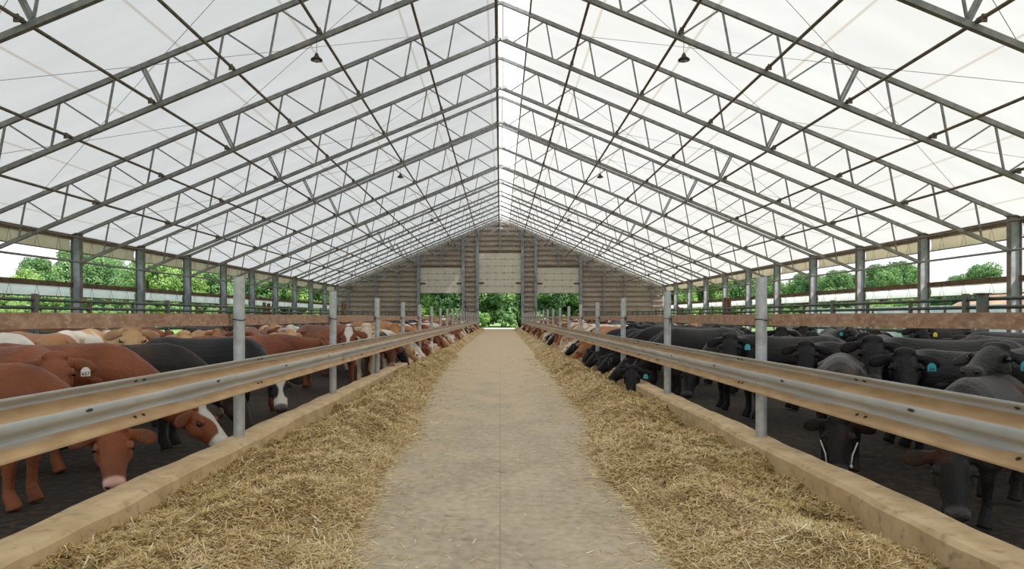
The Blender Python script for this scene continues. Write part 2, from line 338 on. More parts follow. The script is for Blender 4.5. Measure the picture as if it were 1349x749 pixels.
POSES = {
 'up':       ((1.00,0,1.16), 0, -52, 20),
 'up2':      ((.97,.10,1.20), 25, -48, -10),
 'upturn':   ((.86,-.26,1.14), -68, -50, 5),
 'upturn2':  ((.92,-.18,1.06), -40, -45, 35),
 'turnback': ((.72,-.34,1.12), -110, -42, 0),
 'lowturn2': ((1.28,-.10,.62), -60, -48, 0),
 'feed':     ((1.16,0,.60), 0, -62, 0),
 'feedl':    ((1.12,.05,.66), 22, -52, 10),
 'reach':    ((1.30,-.03,.50), -8, -40, 0),
 'reach2':   ((1.24,.06,.54), 18, -55, 5),
 'lowturn':  ((1.03,-.17,.66), -62, -52, 0),
 'lowfront': ((1.10,0,.80), 0, -58, 0),
 'chin':     ((1.00,.04,1.13), 12, -12, 0),
 'level':    ((1.14,-.03,1.05), -10, -35, 0),
 'away':     ((1.10,.05,.84), 8, -60, 0),
}
HMAT = {}
def cow_pieces(pose):
    h, yaw, pitch, stance = POSES[pose]
    H = head_matrix(h, yaw, pitch); HMAT[pose] = H
    fdir = Vector((H[0][0], H[1][0], H[2][0])); sdir = Vector((H[0][1], H[1][1], 0)); udir = Vector((H[0][2], H[1][2], H[2][2]))
    fdir, sdir, udir = fdir.normalized(), sdir.normalized(), udir.normalized()
    P = []
    Y = Vector((0,1,0))
    # trunk:  x, centre z, half height, half width
    T = [(-.90,.93,.10,.09),(-.86,.93,.20,.18),(-.76,.93,.255,.245),(-.60,.92,.285,.29),(-.40,.885,.30,.275),(-.15,.855,.325,.305),(.10,.85,.335,.31),
         (.30,.865,.335,.275),(.45,.88,.325,.245),(.60,.88,.285,.21),(.72,.87,.22,.16),(.79,.86,.12,.09)]
    P.append(loft([(t[0],0,t[1]) for t in T], [t[3] for t in T], [t[2] for t in T], Y, 28, 2.25, .38))
    for s in (1,-1):
        P.append(ball((-.50,s*.15,1.045), (.15,.11,.065)))             # hip bones
        P.append(ball((-.80,s*.085,1.02), (.06,.045,.06)))             # pin bones
        P.append(ball((.40,s*.125,.88), (.20,.105,.24)))               # shoulders
    P.append(loft([(-.85,0,1.115),(-.55,0,1.15),(-.1,0,1.145),(.3,0,1.16),(.48,0,1.12)], [.03,.04,.035,.045,.05], [.03,.035,.035,.04,.05], Y, 12))
    P.append(ball((.54,0,.64), (.24,.11,.14)))                          # brisket
    # neck
    p0 = Vector((.38,0,.93)); p3 = Vector(h)+fdir*.06-udir*.03
    dn = (p3-p0).normalized(); p1 = p0+Vector((.28,0,.05+.1*dn.z)); p2 = p3-(dn*.75+fdir*.15+Vector((0,0,.1 if h[2] > .9 else 0))).normalized()*.24
    pts = []
    for i in range(9):
        t = i/8; pts.append(p0*(1-t)**3+p1*3*t*(1-t)**2+p2*3*t*t*(1-t)+p3*t**3)
    hh = [.28,.27,.25,.225,.20,.178,.16,.145,.12]; hw = [.19,.175,.16,.145,.13,.12,.112,.105,.095]
    sd = [Y.lerp(sdir, i/8) for i in range(9)]
    P.append(loft(pts, hw, hh, sd, 20))
    # head sections in head frame: f, u centre, hh, hw
    S = [(-.045,.00,.05,.06),(-.015,.005,.09,.095),(.04,.00,.125,.115),(.11,-.008,.138,.122),(.17,-.012,.134,.122),(.23,-.012,.122,.114),(.30,-.012,.106,.100),
         (.37,-.014,.092,.086),(.43,-.016,.086,.086),(.475,-.018,.080,.084),(.505,-.02,.062,.070),(.518,-.02,.038,.045)]
    def W(f, s, u): return H @ Vector((f, s, u))
    P.append(loft([W(a,0,b) for a,b,_,_ in S], [q[3] for q in S], [q[2] for q in S], [sdir]*len(S), 24, 2.2, .12))
    for s in (1,-1):
        V, Fc = ball((0,0,0), (.045,.018,.022)); P.append(([H @ (v+Vector((.165,s*.100,.058))) for v in V], Fc))   # brow
        V, Fc = ball((0,0,0), (.09,.028,.06)); P.append(([H @ (v+Vector((.16,s*.085,-.05))) for v in V], Fc))      # cheek
        V, Fc = ball((0,0,0), (.03,.026,.03)); P.append(([H @ (v+Vector((.49,s*.040,.018))) for v in V], Fc))      # nostril flesh
    V, Fc = ball((0,0,0), (.06,.085,.035)); P.append(([H @ (v+Vector((.01,0,.088))) for v in V], Fc))               # poll tuft
    V, Fc = ball((0,0,0), (.055,.048,.03)); P.append(([H @ (v+Vector((.44,0,-.085))) for v in V], Fc))               # chin
    # ears: leaf lofts pointing sideways and a little back and down
    for s in (1,-1):
        E = [(.07,.035,.026),(.105,.040,.026),(.14,.058,.022),(.175,.068,.019),(.21,.066,.017),(.24,.050,.014),(.258,.024,.011)]
        ep = [W(.03+.18*(a-.1), s*a, .030-.42*(a-.1)) for a,_,_ in E]
        V, Fc = loft(ep, [q[1] for q in E], [q[2] for q in E], [udir*.62-fdir*.75]*len(E), 16, 2.0); P.append((V, Fc))
    # legs
    def leg(pts, rad, sx=1.0):
        P.append(loft(pts, rad, [r*1.15 for r in rad], Y, 12))
    a = R(stance)*.35
    for s, sw in ((1, a), (-1, -a)):
        dx = lambda z: math.sin(sw)*(.8-z)*.9
        z_ = [.86,.70,.55,.44,.38,.28,.16,.10,.055,.0]; r_ = [.10,.095,.075,.058,.052,.040,.040,.050,.052,.060]
        x0 = [.44,.43,.44,.45,.455,.445,.44,.45,.475,.49]
        leg([(x0[i]+dx(z_[i]), s*(.165-.01*i*.3), z_[i]) for i in range(10)], r_)
        z_ = [.93,.80,.68,.58,.50,.44,.30,.16,.10,.055,.0]; r_ = [.15,.165,.135,.095,.068,.060,.046,.043,.052,.055,.062]
        x0 = [-.66,-.60,-.58,-.64,-.72,-.77,-.745,-.72,-.705,-.68,-.665]
        leg([(x0[i]-dx(z_[i])*.8, s*(.155-.004*i), z_[i]) for i in range(11)], r_)
    P.append(loft([(-.86,0,1.10),(-.92,0,1.06),(-.955,0,.95),(-.955,.01,.80),(-.95,.01,.62),(-.945,.01,.5),(-.94,.01,.42),(-.935,.01,.36)],
                  [.035,.032,.026,.022,.02,.034,.038,.012], [.035,.032,.026,.022,.02,.034,.038,.012], Y, 10))
    return P
COWS = {}
def cow_mesh(pose, fine):
    key = (pose, fine)
    if key in COWS: return COWS[key]
    mb = MB()
    for V, Fc in cow_pieces(pose): mb.add(V, Fc)
    o = mb.build('cow_source', [C['red']])
    rm = o.modifiers.new('r', 'REMESH'); rm.mode = 'VOXEL'; rm.voxel_size = (.012,.02,.04)[fine]; rm.use_smooth_shade = True
    sm = o.modifiers.new('s', 'SMOOTH'); sm.factor = .5; sm.iterations = (8,4,1)[fine]
    dg = bpy.context.evaluated_depsgraph_get(); ev = o.evaluated_get(dg)
    me = bpy.data.meshes.new_from_object(ev); me.name = 'cow_body'
    bpy.data.objects.remove(o)
    me.polygons.foreach_set('use_smooth', [True]*len(me.polygons))
    n = len(me.vertices); co_ = np.empty(n*3); me.vertices.foreach_get('co', co_); co_ = co_.reshape(-1,3)
    Hi = np.array(HMAT[pose].inverted()); hp = co_@Hi[:3,:3].T+Hi[:3,3]; f, s, u = hp.T
    mask = np.zeros((n,4)); mask[:,3] = 1
    inh = (f > -.1) & (f < .6) & (np.abs(s) < .16) & (np.abs(u) < .2)
    sst = lambda x,a,b: np.clip((x-a)/(b-a),0,1)**2*(3-2*np.clip((x-a)/(b-a),0,1))
    mask[:,0] = inh*sst(f,.425,.46)*sst(u+.06,-.05,.0)
    w = .045+.02*np.sin(f*18)
    mask[:,1] = inh*np.maximum(np.clip((w-np.abs(s))/.01,0,1)*(u > 0)*(f > -.02), sst(f,.33,.36))
    ear = (np.abs(s) > .13) & (np.abs(s) < .33) & (np.abs(f) < .14) & (np.abs(u) < .15)
    nr = np.empty(n*3); me.vertices.foreach_get('normal', nr); nr = nr.reshape(-1,3)@Hi[:3,:3].T
    mask[:,2] = ear*np.clip((nr[:,0]*.62+nr[:,2]*.45)*2.2,0,1)*np.clip(1-np.abs(np.abs(s)-.19)/.075,0,1)
    a_ = me.attributes.new('mask', 'FLOAT_COLOR', 'POINT'); a_.data.foreach_set('color', mask.ravel())
    COWS[key] = me; return me
# small parts shared by all near cows
def part_ball(name, r, mat):
    V, Fc = ball((0,0,0), r); mb = MB(); mb.add(V, Fc); return mb.mesh(name, mat, True)
EYE = part_ball('eye', (.026,.017,.020), M['eye']); NOS = part_ball('nostril', (.014,.016,.012), M['eye'])
def tag_mesh(mat):
    mb = MB(); o = [(-.038,0),(.038,0),(.038,.055),(.016,.082),(-.016,.082),(-.038,.055)]
    n = len(o); mb.add([(x,-.002,z-.075) for x,z in o]+[(x,.002,z-.075) for x,z in o], [tuple(range(n)), tuple(range(n,2*n))[::-1]]+[(i,(i+1)%n+0,(i+1)%n+n,i+n)[::-1] for i in range(n)])
    return mb.mesh('ear_tag', mat)
TAGS = {k: tag_mesh(M['tag'+k]) for k in ('cyan','white','yellow')}
def text_mesh(txt, size, mat):
    cu = bpy.data.curves.new('t', 'FONT'); cu.body = txt; cu.size = size; cu.align_x = 'CENTER'; cu.extrude = .0006; cu.offset = .0006
    o = bpy.data.objects.new('t', cu); col.objects.link(o)
    dg = bpy.context.evaluated_depsgraph_get(); me = bpy.data.meshes.new_from_object(o.evaluated_get(dg)); bpy.data.objects.remove(o)
    me.materials.clear(); me.materials.append(mat); return me
NUM = text_mesh('657', .042, M['ink'])
NUMC = text_mesh('325', .034, M['ink'])

def cow(pose, loc, rz, size, coatname, label, group=None, mirror=False, fine=0, tags=(), parts=True, halter=False):
    me = cow_mesh(pose, fine)
    H = HMAT[pose]
    if parts: root = empty('cow', loc, R(rz)); root.scale = (size, -size if mirror else size, size)
    else: root = bpy.data.objects.new('cow', me); col.objects.link(root); root.location = loc; root.rotation_euler = (0,0,R(rz)); root.scale = (size, -size if mirror else size, size)
    tag(root, label, 'cow', group)
    b = root
    if parts:
        b = bpy.data.objects.new('body', me); col.objects.link(b); b.parent = root
    b.material_slots[0].link = 'OBJECT'; b.material_slots[0].material = C[coatname]
    if parts:
        for s in (1,-1):
            e = link('eye', EYE, root); e.matrix_local = H @ Matrix.Translation((.168, s*.108, .034)) @ Matrix.Rotation(s*R(10), 4, 'Z')
            q = link('nostril', NOS, root); q.matrix_local = H @ Matrix.Translation((.512, s*.040, .016)) @ Matrix.Rotation(s*R(25), 4, 'X')
        for s, colour, num in tags:
            ms = s*(-1 if mirror else 1)          # s: +1 cow's left in the world
            t = link('ear_tag', TAGS[colour], root); tag(t, colour+' plastic ear tag')
            fr = (Vector((H[0][0],H[1][0],H[2][0]))*.62+Vector((H[0][2],H[1][2],H[2][2]))*.75).normalized(); p = H @ Vector((.04, ms*.185, .005))+fr*.034+Vector((0,0,-.03))
            yaw = math.atan2(H[1][0], H[0][0])
            t.matrix_local = Matrix.Translation(p) @ Matrix.Rotation(yaw+PI/2, 4, 'Z') @ Matrix.Translation((0,-.03,0)) @ Matrix.Diagonal((1,1,1,1))
            if num:
                nn = link('tag_number', num, t); nn.matrix_local = Matrix.Translation((0,-.0035,-.066)) @ Matrix.Rotation(PI/2, 4, 'X') @ Matrix.Diagonal((-1 if mirror else 1,1,1,1))
        if halter:
            mb = MB()
            for s in (1,-1): mb.tube([H @ Vector((.43,s*.083,-.01)), H @ Vector((.33,s*.092,.0)), H @ Vector((.2,s*.128,.01))], .007, 6)
            for s in (1,-1):
                V, Fc = ball((0,0,0), (.016,.012,.016)); mb.add([H @ (v+Vector((.435,s*.084,-.01))) for v in V], Fc)
            mb.build('halter', M['halter'], root, True)
    return root
OCC = []
def cow_at(px, py, Y, pose, rz, size, coatname, label, **k):
    """put the point between the cow's eyes where the photograph shows it"""
    if pose not in HMAT: cow_mesh(pose, k.get('fine', 0))
    tgt = at(px, py, Y); e = HMAT[pose] @ Vector((.16,0,.08)); my = -1 if k.get('mirror') else 1
    ex, ey, ez = e.x*size, e.y*size*my, e.z*size
    c, s = math.cos(R(rz)), math.sin(R(rz))
    x, y = tgt.x-(ex*c-ey*s), tgt.y-(ex*s+ey*c)
    print('cow', label[:34], 'loc %.2f %.2f' % (x, y), 'eye z want %.2f have %.2f' % (tgt.z, ez))
    for t in (-.6,0,.6): OCC.append((x+t*c*size, y+t*s*size))
    return cow(pose, (x, y, k.pop('z', 0)), rz, size, coatname, label, **k)
#--COWS--
POSES['reachturn'] = ((1.36,-.14,.47), -60, -55, 0)
def M_(k): return dict(mirror=True, **k)
g = random.Random(21)
# --- left pen, named ones
cow_at(150,588,5.1,'lowturn2',0,.88,'red','red cow with pink nose looking out under the nearest left rail', )
cow_at(73,484,5.95,'upturn2',-16,.95,'red','red cow with white ear tag 657 looking over the left rail', tags=((1,'white',NUM),))
cow_at(276,543,6.75,'reach',0,.96,'redblaze','red cow with white face stripe and white muzzle just before the first left post')
cow_at(322,530,7.75,'feed',3,.93,'curlyblack','dusty black cow whose curly back shows beside the first left post')
cow_at(369,494,8.95,'lowturn',-3,.95,'blackface','black cow with white muzzle looking out right of the first left post')
cow_at(434,457,11.0,'level',38,.95,'red','red cow standing away with its back right of the first left post')
cow_at(459,438,13.0,'upturn2',-42,1.04,'redblaze','red cow with white blaze facing the camera beside the second left post')
cow_at(483,433,15.2,'up',-78,1.0,'cream','cream cow facing the camera between the second and third left posts')
cow_at(521,431,19.3,'upturn2',-35,1.05,'orange','orange tan cow facing the camera between the third and fourth left posts')
cow_at(515,466,16.6,'lowturn',-12,1.0,'darkred','dark red cow with lowered head just right of the third left post')
cow_at(551,452,21.3,'reach',-8,1.0,'white','white cow reaching over the curb beyond the fourth left post')
cow_at(569,449,24.4,'reachturn',6,.98,'pied','tan and white cow reaching out behind the white feeding cow')
cow_at(175,443,9.4,'up',-60,1.03,'tan','tan cow facing the camera below the red board left of the first post')
cow_at(243,451,11.2,'up',-64,.94,'tan','smaller tan cow looking over the dusty black back left of the first post')
cow_at(294,468,9.75,'upturn2',-22,.86,'pied','tan cow with white forehead spot peeping over the rail at the first left post')
def put(x, y, pose, rz, size, c, label, **k):
    for t in (-.6,0,.6): OCC.append((x+t*math.cos(R(rz))*size, y+t*math.sin(R(rz))*size))
    return cow(pose, (x,y,0), rz, size, c, label, **k)
put(-6.1,8.1,'away',168,1.02,'white','white cow at the left frame edge under the red board')
put(-6.7,10.3,'level',150,.98,'orange','reddish tan cow turned away behind the tagged red cow')
put(-7.4,12.6,'level',100,.98,'pied','tan and white cow turned away near the left pen fence')
# --- right pen, named ones
cow_at(1062,466,8.55,'upturn',178,.90,'black','black cow with bowed broad face just right of the first right post', mirror=True)
cow_at(1105,549,5.9,'feed',-116,.86,'blackbrown','grey black cow in a pale halter with its head low under the right rail', halter=True)
cow_at(1150,464,7.5,'upturn',176,.97,'black','black cow facing the camera behind the grey black back at right', mirror=True)
cow_at(1194,482,6.45,'upturn',180,.90,'black','black cow with cyan tag 325 facing the camera over the right rail', mirror=True, tags=((1,'cyan',NUMC),))
cow_at(1302,466,5.5,'chin',-158,.95,'black','black cow lifting its chin with a cyan tag near the right frame edge', tags=((1,'cyan',NUMC),))
cow_at(1258,606,4.32,'feedl',-136,.82,'blackbrown','black cow with brown back patches and its muzzle low under the nearest right rail')
cow_at(1378,492,4.15,'up',176,.9,'black','black cow cut by the right frame edge, one ear showing')
cow_at(908,503,10.6,'lowturn',180,.92,'black','black cow looking out under the right rail right of the second post', mirror=True, tags=((1,'cyan',None),))
cow_at(961,456,9.5,'upturn',180,.95,'black','black cow with cyan tag looking over the rail left of the first right post', mirror=True, tags=((1,'cyan',None),))
cow_at(832,498,12.3,'reachturn',197,1.0,'black','black cow with spread ears and cyan tag eating hay near the second right post', mirror=True, tags=((1,'cyan',None),))
cow_at(815,482,13.5,'reach',182,1.0,'black','black cow eating just behind the one with spread ears')
cow_at(797,472,15.3,'reach',176,1.0,'black','black cow eating with its nose on the hay at the third right post', tags=((1,'cyan',None),))
cow_at(833,437,17.6,'upturn',182,1.0,'black','black cow with cyan tag looking over the rail right of the third right post', mirror=True, tags=((1,'cyan',None),))
cow_at(1218,450,13.2,'upturn',200,1.02,'black','black cow with small yellow ear tag under the right red board', mirror=True, tags=((1,'yellow',None),))
def free(x, y, rz, size, dmin=.66):
    for t in (-.6,0,.6,1.05):
        px, py = x+t*math.cos(R(rz))*size, y+t*math.sin(R(rz))*size
        for a, b in OCC:
            if (a-px)**2+(b-py)**2 < dmin*dmin: return False
    return True
LC = ['red']*6+['darkred']*2+['redblaze']*2+['orange']*3+['tan']*4+['cream']*3+['white']*2+['pied']*2+['redpied']*2+['black']*4+['blackface']
RCn = ['black']*11+['blackbrown']*5
RCf = ['red']*4+['darkred']*2+['orange','tan','white','pied','redblaze','redpied','black','black','blackbrown']
names = {'red':'red','darkred':'dark red','redblaze':'white-faced red','orange':'orange tan','tan':'tan','cream':'cream','white':'white','pied':'tan and white','redpied':'red and white','black':'black','blackface':'white-faced black','blackbrown':'brown-tinged black','curlyblack':'dusty black'}
ORD = ['first','second','third','fourth','fifth','sixth','seventh','eighth','ninth','tenth','eleventh','twelfth','thirteenth','fourteenth','fifteenth','sixteenth','seventeenth','eighteenth']
cnt = {}
def auto(x, y, pose, rz, size, c, where, **k):
    sn = side_name(x); bay = int((y-6.8)//3.812)
    far = y > 32
    if far:
        lb = '%s cow %s the far stretch of the %s rail' % (names[c], where, sn); grp = 'distant cattle, %s %s the %s rail' % (names[c], where, sn)
    else:
        if bay < 0: pl = 'before the first %s post' % sn
        else: pl = 'between the %s and %s %s posts' % (ORD[bay], ORD[bay+1], sn)
        base = '%s cow %s the rail %s' % (names[c], where, pl); n = cnt.get(base, 0); cnt[base] = n+1
        lb = base if n == 0 else base+', %s back' % ORD[n]; grp = None
    fine = 0 if y < 11 else 1 if y < 26 else 2
    put(x, y, pose, rz, size, c, lb, group=grp, fine=fine, parts=y < 24, **k)
total = 0
for sgn in (-1,1):
    # row with heads at the rail
    y = 16.2 if sgn > 0 else 17.6
    while y < 77:
        size = g.uniform(.88,.95); rz = (0 if sgn < 0 else 180)+g.uniform(-9,9)
        pose = g.choice(['feed','feedl','reach','reach2','reach','reachturn','reachturn','reach2','upturn','lowturn'])
        mir = sgn > 0 if 'turn' in pose else g.random() < .5
        c = g.choice(LC if sgn < 0 else (RCn if y < 19 else RCf))
        hx = POSES[pose][0][0]
        x = sgn*((2.50 if pose in ('feed','feedl','lowturn') else 3.0 if 'up' in pose else 2.36)+hx*size)
        if free(x, y, rz, size, .60):
            tg = ((g.choice((-1,1)),'cyan',None),) if sgn > 0 and y < 24 and g.random() < .5 else ()
            auto(x, y, pose, rz, size, c, 'looking over' if 'up' in pose else 'feeding under', mirror=mir, tags=tg); total += 1
            y += g.uniform(.86,1.12)
        else: y += .2
    # cattle standing behind
    tries = 0; nb = 0
    while tries < 5000 and nb < 72:
        tries += 1
        y = 5.5+70*g.random()**1.15; x = sgn*g.uniform(4.2,8.3); size = g.uniform(.88,.98)
        rz = g.choice([-90-sgn*10, -90-25*sgn, -90-18*sgn, (0 if sgn < 0 else 180), 90, -60 if sgn < 0 else -120])+g.uniform(-20,20)
        if abs(x)+1.6*abs(math.cos(R(rz)))*size > 10.3 and math.cos(R(rz))*sgn > 0: continue
        if not free(x, y, rz, size, .64): continue
        facing = math.sin(R(rz)) < -.6
        pose = g.choice(['up','up2','up','chin','level'] if facing else ['upturn','upturn2','turnback','level','lowfront'] if abs(math.sin(R(rz))) < .6 else ['level','away','lowfront'])
        mir = (math.cos(R(rz)) < 0) if 'turn' in pose else g.random() < .5
        c = g.choice(LC if sgn < 0 else (RCn if y < 26 or g.random() < .3 else RCf))
        tg = ((g.choice((-1,1)),'cyan',None),) if sgn > 0 and y < 24 and g.random() < .6 else ()
        auto(x, y, pose, rz, size, c, 'standing behind', mirror=mir, tags=tg); nb += 1; total += 1
# cattle beyond the left fence
for i in range(12):
    y = 14+i*2.7; 
    put(-10.9-g.random()*1.4-.3, y, 'level' if i % 3 else 'lowfront', g.choice([0,180])+80+g.uniform(-12,12), 1.0, g.choice(['darkred','red','darkred','blackbrown']), 'dark red or brown cow standing beyond the left pen fence', group='cattle beyond the left pen fence', fine=2, parts=False)
print('cows', total)
#--END COWS--
# ------------------------------------------------------------------ ground and floor
def grid(x0, x1, y0, y1, nx, ny, zf, name, mat, smooth=True):
    xs = np.linspace(x0,x1,nx); ys = np.linspace(y0,y1,ny) if np.isscalar(ny) else ny
    X, Y_ = np.meshgrid(xs, ys); Z = zf(X, Y_); V = np.stack([X,Y_,Z],-1).reshape(-1,3)
    nyy, nxx = X.shape; i = np.arange(nyy*nxx).reshape(nyy,nxx)
    Fq = np.stack([i[:-1,:-1], i[:-1,1:], i[1:,1:], i[1:,:-1]], -1).reshape(-1,4)
    me = bpy.data.meshes.new(name); me.from_pydata(V.tolist(), [], Fq.tolist()); me.materials.append(mat)
    me.polygons.foreach_set('use_smooth', [smooth]*len(me.polygons)); return me
mb = MB(); mb.box(-2.30,-8,-.1, 2.30,80.3,0); o = mb.build('floor', M['lane']); o['kind'] = 'structure'
_tab = rng.random((256,256))
def vnoise(x, y):
    xi = np.floor(x).astype(int); yi = np.floor(y).astype(int); fx = x-xi; fy = y-yi; fx = fx*fx*(3-2*fx); fy = fy*fy*(3-2*fy)
    g = lambda a,b: _tab[a%256, b%256]
    return (g(xi,yi)*(1-fx)+g(xi+1,yi)*fx)*(1-fy)+(g(xi,yi+1)*(1-fx)+g(xi+1,yi+1)*fx)*fy
def fbm(x, y, o=4):
    s = 0; a = .5
    for k in range(o): s = s+a*vnoise(x*2**k+17*k, y*2**k+31*k); a *= .5
    return s
for sgn in (-1,1):
    a, b = sorted((sgn*2.56, sgn*18.6))
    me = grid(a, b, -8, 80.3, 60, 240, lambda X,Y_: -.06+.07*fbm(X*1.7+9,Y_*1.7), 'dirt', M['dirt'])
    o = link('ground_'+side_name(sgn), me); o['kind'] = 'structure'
mb = MB(); mb.add([(-400,-60,-.12),(400,-60,-.12),(400,500,-.12),(-400,500,-.12)], [(0,1,2,3)])
o = mb.build('ground_outside', M['grass']); o['kind'] = 'structure'
mb = MB(); mb.box(-9,80.3,-.1, 9,90.5,-.01); o = mb.build('ground_apron', M['gravel']); o['kind'] = 'structure'
# ------------------------------------------------------------------ curbs
for sgn in (-1,1):
    mb = MB(); n = 24
    ys = np.linspace(-6, 79.8, 420)
    prof = [(2.30,0),(2.305,.235),(2.33,.262),(2.555,.266),(2.58,.24),(2.585,-.05)]
    for i, y in enumerate(ys):
        w = .008*math.sin(y*1.7)+.006*math.sin(y*4.1+sgn)+.004*math.sin(y*9.7)
        for j, (x, z) in enumerate(prof): mb.v.append((sgn*(x+(w if j < 3 else w*.4)), y, z+(.006*math.sin(y*2.3+j)+.004*math.sin(y*7.7+2*j) if z > .1 else 0)))
    m = len(prof)
    for i in range(len(ys)-1):
        for j in range(m-1):
            q = (i*m+j, i*m+j+1, (i+1)*m+j+1, (i+1)*m+j); mb.f.append(q if sgn < 0 else q[::-1]); mb.m.append(0)
    mb.f.append(tuple(range(m))); mb.m.append(0); mb.f.append(tuple((len(ys)-1)*m+j for j in range(m))); mb.m.append(0)
    o = mb.build('feed_curb', M['curb'], smooth=False)
    tag(o, 'long tan concrete feed curb along the %s side of the lane' % side_name(sgn), 'curb')
# ------------------------------------------------------------------ posts
PY = [6.80+3.812*i for i in range(-3, 20)]; PY = [y for y in PY if y < 79.5]
def make_post():
    r = empty('steel_post')
    mb = MB(); n = 16; mb.tube([(0,0,.255),(0,0,1.775)], .052, n, cap=False); mb.tube([(0,0,1.775),(0,0,1.0)], .046, n, cap=False)
    for k in range(n):
        t0, t1 = 2*PI*k/n, 2*PI*(k+1)/n
    mb.build('pipe', M['galv'], r, True)
    mb = MB(); pts = [(.056*math.cos(t), .056*math.sin(t), 1.372+.006*math.sin(2*t)) for t in np.linspace(0,2*PI,17)]; mb.tube(pts, .006, 6, cap=False)
    mb.build('wire_tie', M['wire'], r, True)
    return r
p0 = make_post(); first = True
for sgn in (-1,1):
    for i, y in enumerate(PY):
        o = p0 if first else copy_tree(p0); first = False
        o.location = (sgn*2.48, y, 0); o.rotation_euler = (0,0,0)
        k = i-3
        ords = ['nearest','second nearest','third nearest','fourth nearest','fifth nearest']
        sn = side_name(sgn)
        if k < 0: lb = 'galvanised steel post carrying the %s feed rail, in the bays before the nearest visible post' % sn
        elif k < 5: lb = '%s galvanised steel post of the %s feed rail' % (ords[k], sn)
        else: lb = 'galvanised steel post standing in the distant row along the %s feed rail' % sn
        tag(o, lb, 'post', 'steel posts of the %s feed rail' % sn)
# ------------------------------------------------------------------ guardrails: W-beam panels, hollow side to the lane
RP = [(0,.083),(.010,.085),(.016,.080),(.044,.008),(.050,.0),(.064,.0),(.072,.006),(.095,.042),(.116,.072),(.128,.079),(.166,.079),(.176,.070),(.206,.008),(.214,0),(.238,0),(.248,.006),(.294,.080),(.302,.085),(.312,.083)]
RD = [.1,.2,0,0,.05,.2,.9,1,.85,.1,0,0,0,0,0,.5,.9,.8,.5]      # dust lying at each point of the profile
def rail_panel(L_):
    mb = MB(); m = len(RP); ny = 40
    for side, off in ((0,0),(1,-.004)):
        b = len(mb.v)
        for i in range(ny):
            y = L_*i/(ny-1)
            for z, d in RP: mb.v.append((d+off, y, -z))
        for i in range(ny-1):
            for j in range(m-1):
                q = (b+i*m+j, b+i*m+j+1, b+(i+1)*m+j+1, b+(i+1)*m+j); mb.f.append(q[::-1] if side == 0 else q); mb.m.append(0)
    me = mb.mesh('beam', M['rail'], True)
    a = me.attributes.new('dust', 'FLOAT', 'POINT'); a.data.foreach_set('value', [RD[i % m] for i in range(len(mb.v))])
    return me
def rail_slot():
    mb = MB(); n = 10; mb.add([(.0795,.04*math.cos(t),-.147+.010*math.sin(t)) for t in [2*PI*k/n for k in range(n)]]+[(.07,.04*math.cos(t),-.147+.010*math.sin(t)) for t in [2*PI*k/n for k in range(n)]],
            [tuple(range(n))]+[(k,(k+1)%n,(k+1)%n+n,k+n) for k in range(n)]); return mb.mesh('bolt_slot', M['bolt'])
def rail_bolt():
    mb = MB(); mb.tube([(0,0,0),(.010,0,0)], .011, 8); mb.tube([(.010,0,0),(.018,0,0)], .007, 8); return mb.mesh('splice_bolt', M['bolt'])
pan = empty('guardrail'); link('beam', rail_panel(7.66), pan)
sl = rail_slot()
for y in (1.35, 3.25, 5.2, 7.1): link('bolt_slot', sl, pan, loc=(0,y,0))
bo = rail_bolt()
for y in (.06,.17,2.44,2.54,6.2,6.3):
    for z, d in ((-.030,.040),(-.268,.034)): link('bolt', bo, pan, loc=(d,y,z))
first = True
for sgn in (-1,1):
    for i in range(-1,10):
        y = 4.62+7.62*i
        o = pan if first else copy_tree(pan); first = False
        # rail x: lips at 2.345 lane side, back wall at 2.43
        o.location = (sgn*2.43, y, 1.012); o.scale = (-sgn, 1, 1)
        dx = .0015*(i % 2)
        o.location.x += sgn*dx
        which = {-1:'nearest', 0:'second nearest', 1:'third nearest'}.get(i)
        lb = ('%s length of dusty corrugated guardrail on the %s side' % (which, side_name(sgn))) if which else 'distant length of dusty guardrail on the %s side of the lane' % side_name(sgn)
        tag(o, lb, 'guardrail', 'guardrail lengths on the %s side' % side_name(sgn))
# ------------------------------------------------------------------ red boards
def board(x0, y0, x1, y1, z0, z1, label, group=None, mat='board'):
    L_ = math.hypot(x1-x0, y1-y0); mb = MB(); n = 14; t = .038
    for i in range(n):
        y = L_*i/(n-1); w = .002*math.sin(i*1.3); 
        for x, z in ((-t/2,z0+w),(t/2,z0+w),(t/2,z1+w*.6),(-t/2,z1+w*.6)): mb.v.append((x,y,z))
    for i in range(n-1):
        for j in range(4): mb.f.append((i*4+j, i*4+(j+1)%4, (i+1)*4+(j+1)%4, (i+1)*4+j)); mb.m.append(0)
    mb.f.append((3,2,1,0)); mb.m.append(0); e = (n-1)*4; mb.f.append((e,e+1,e+2,e+3)); mb.m.append(0)
    o = mb.build('neck_board', M[mat]); o.location = (x0,y0,0); o.rotation_euler = (0,0,-math.atan2(x1-x0, y1-y0))
    tag(o, label, 'board', group); return o
for sgn in (-1,1):
    sn = side_name(sgn)
    board(sgn*3.62, 3.0, sgn*2.575, 6.76, 1.318, 1.427, 'worn red board reaching out of frame before the first %s post' % sn)
    for i in range(19):
        y = 6.80+3.812*i
        lb = ('worn red board between the %s posts on the %s' % (['first and second','second and third','third and fourth'][i], sn)) if i < 3 else 'weathered red board between distant posts on the %s' % sn
        y1 = min(y+3.79, 80.0)
        board(sgn*2.553, y+.02, sgn*2.553, y1, 1.315, 1.425, lb, 'red boards along the %s posts' % sn)
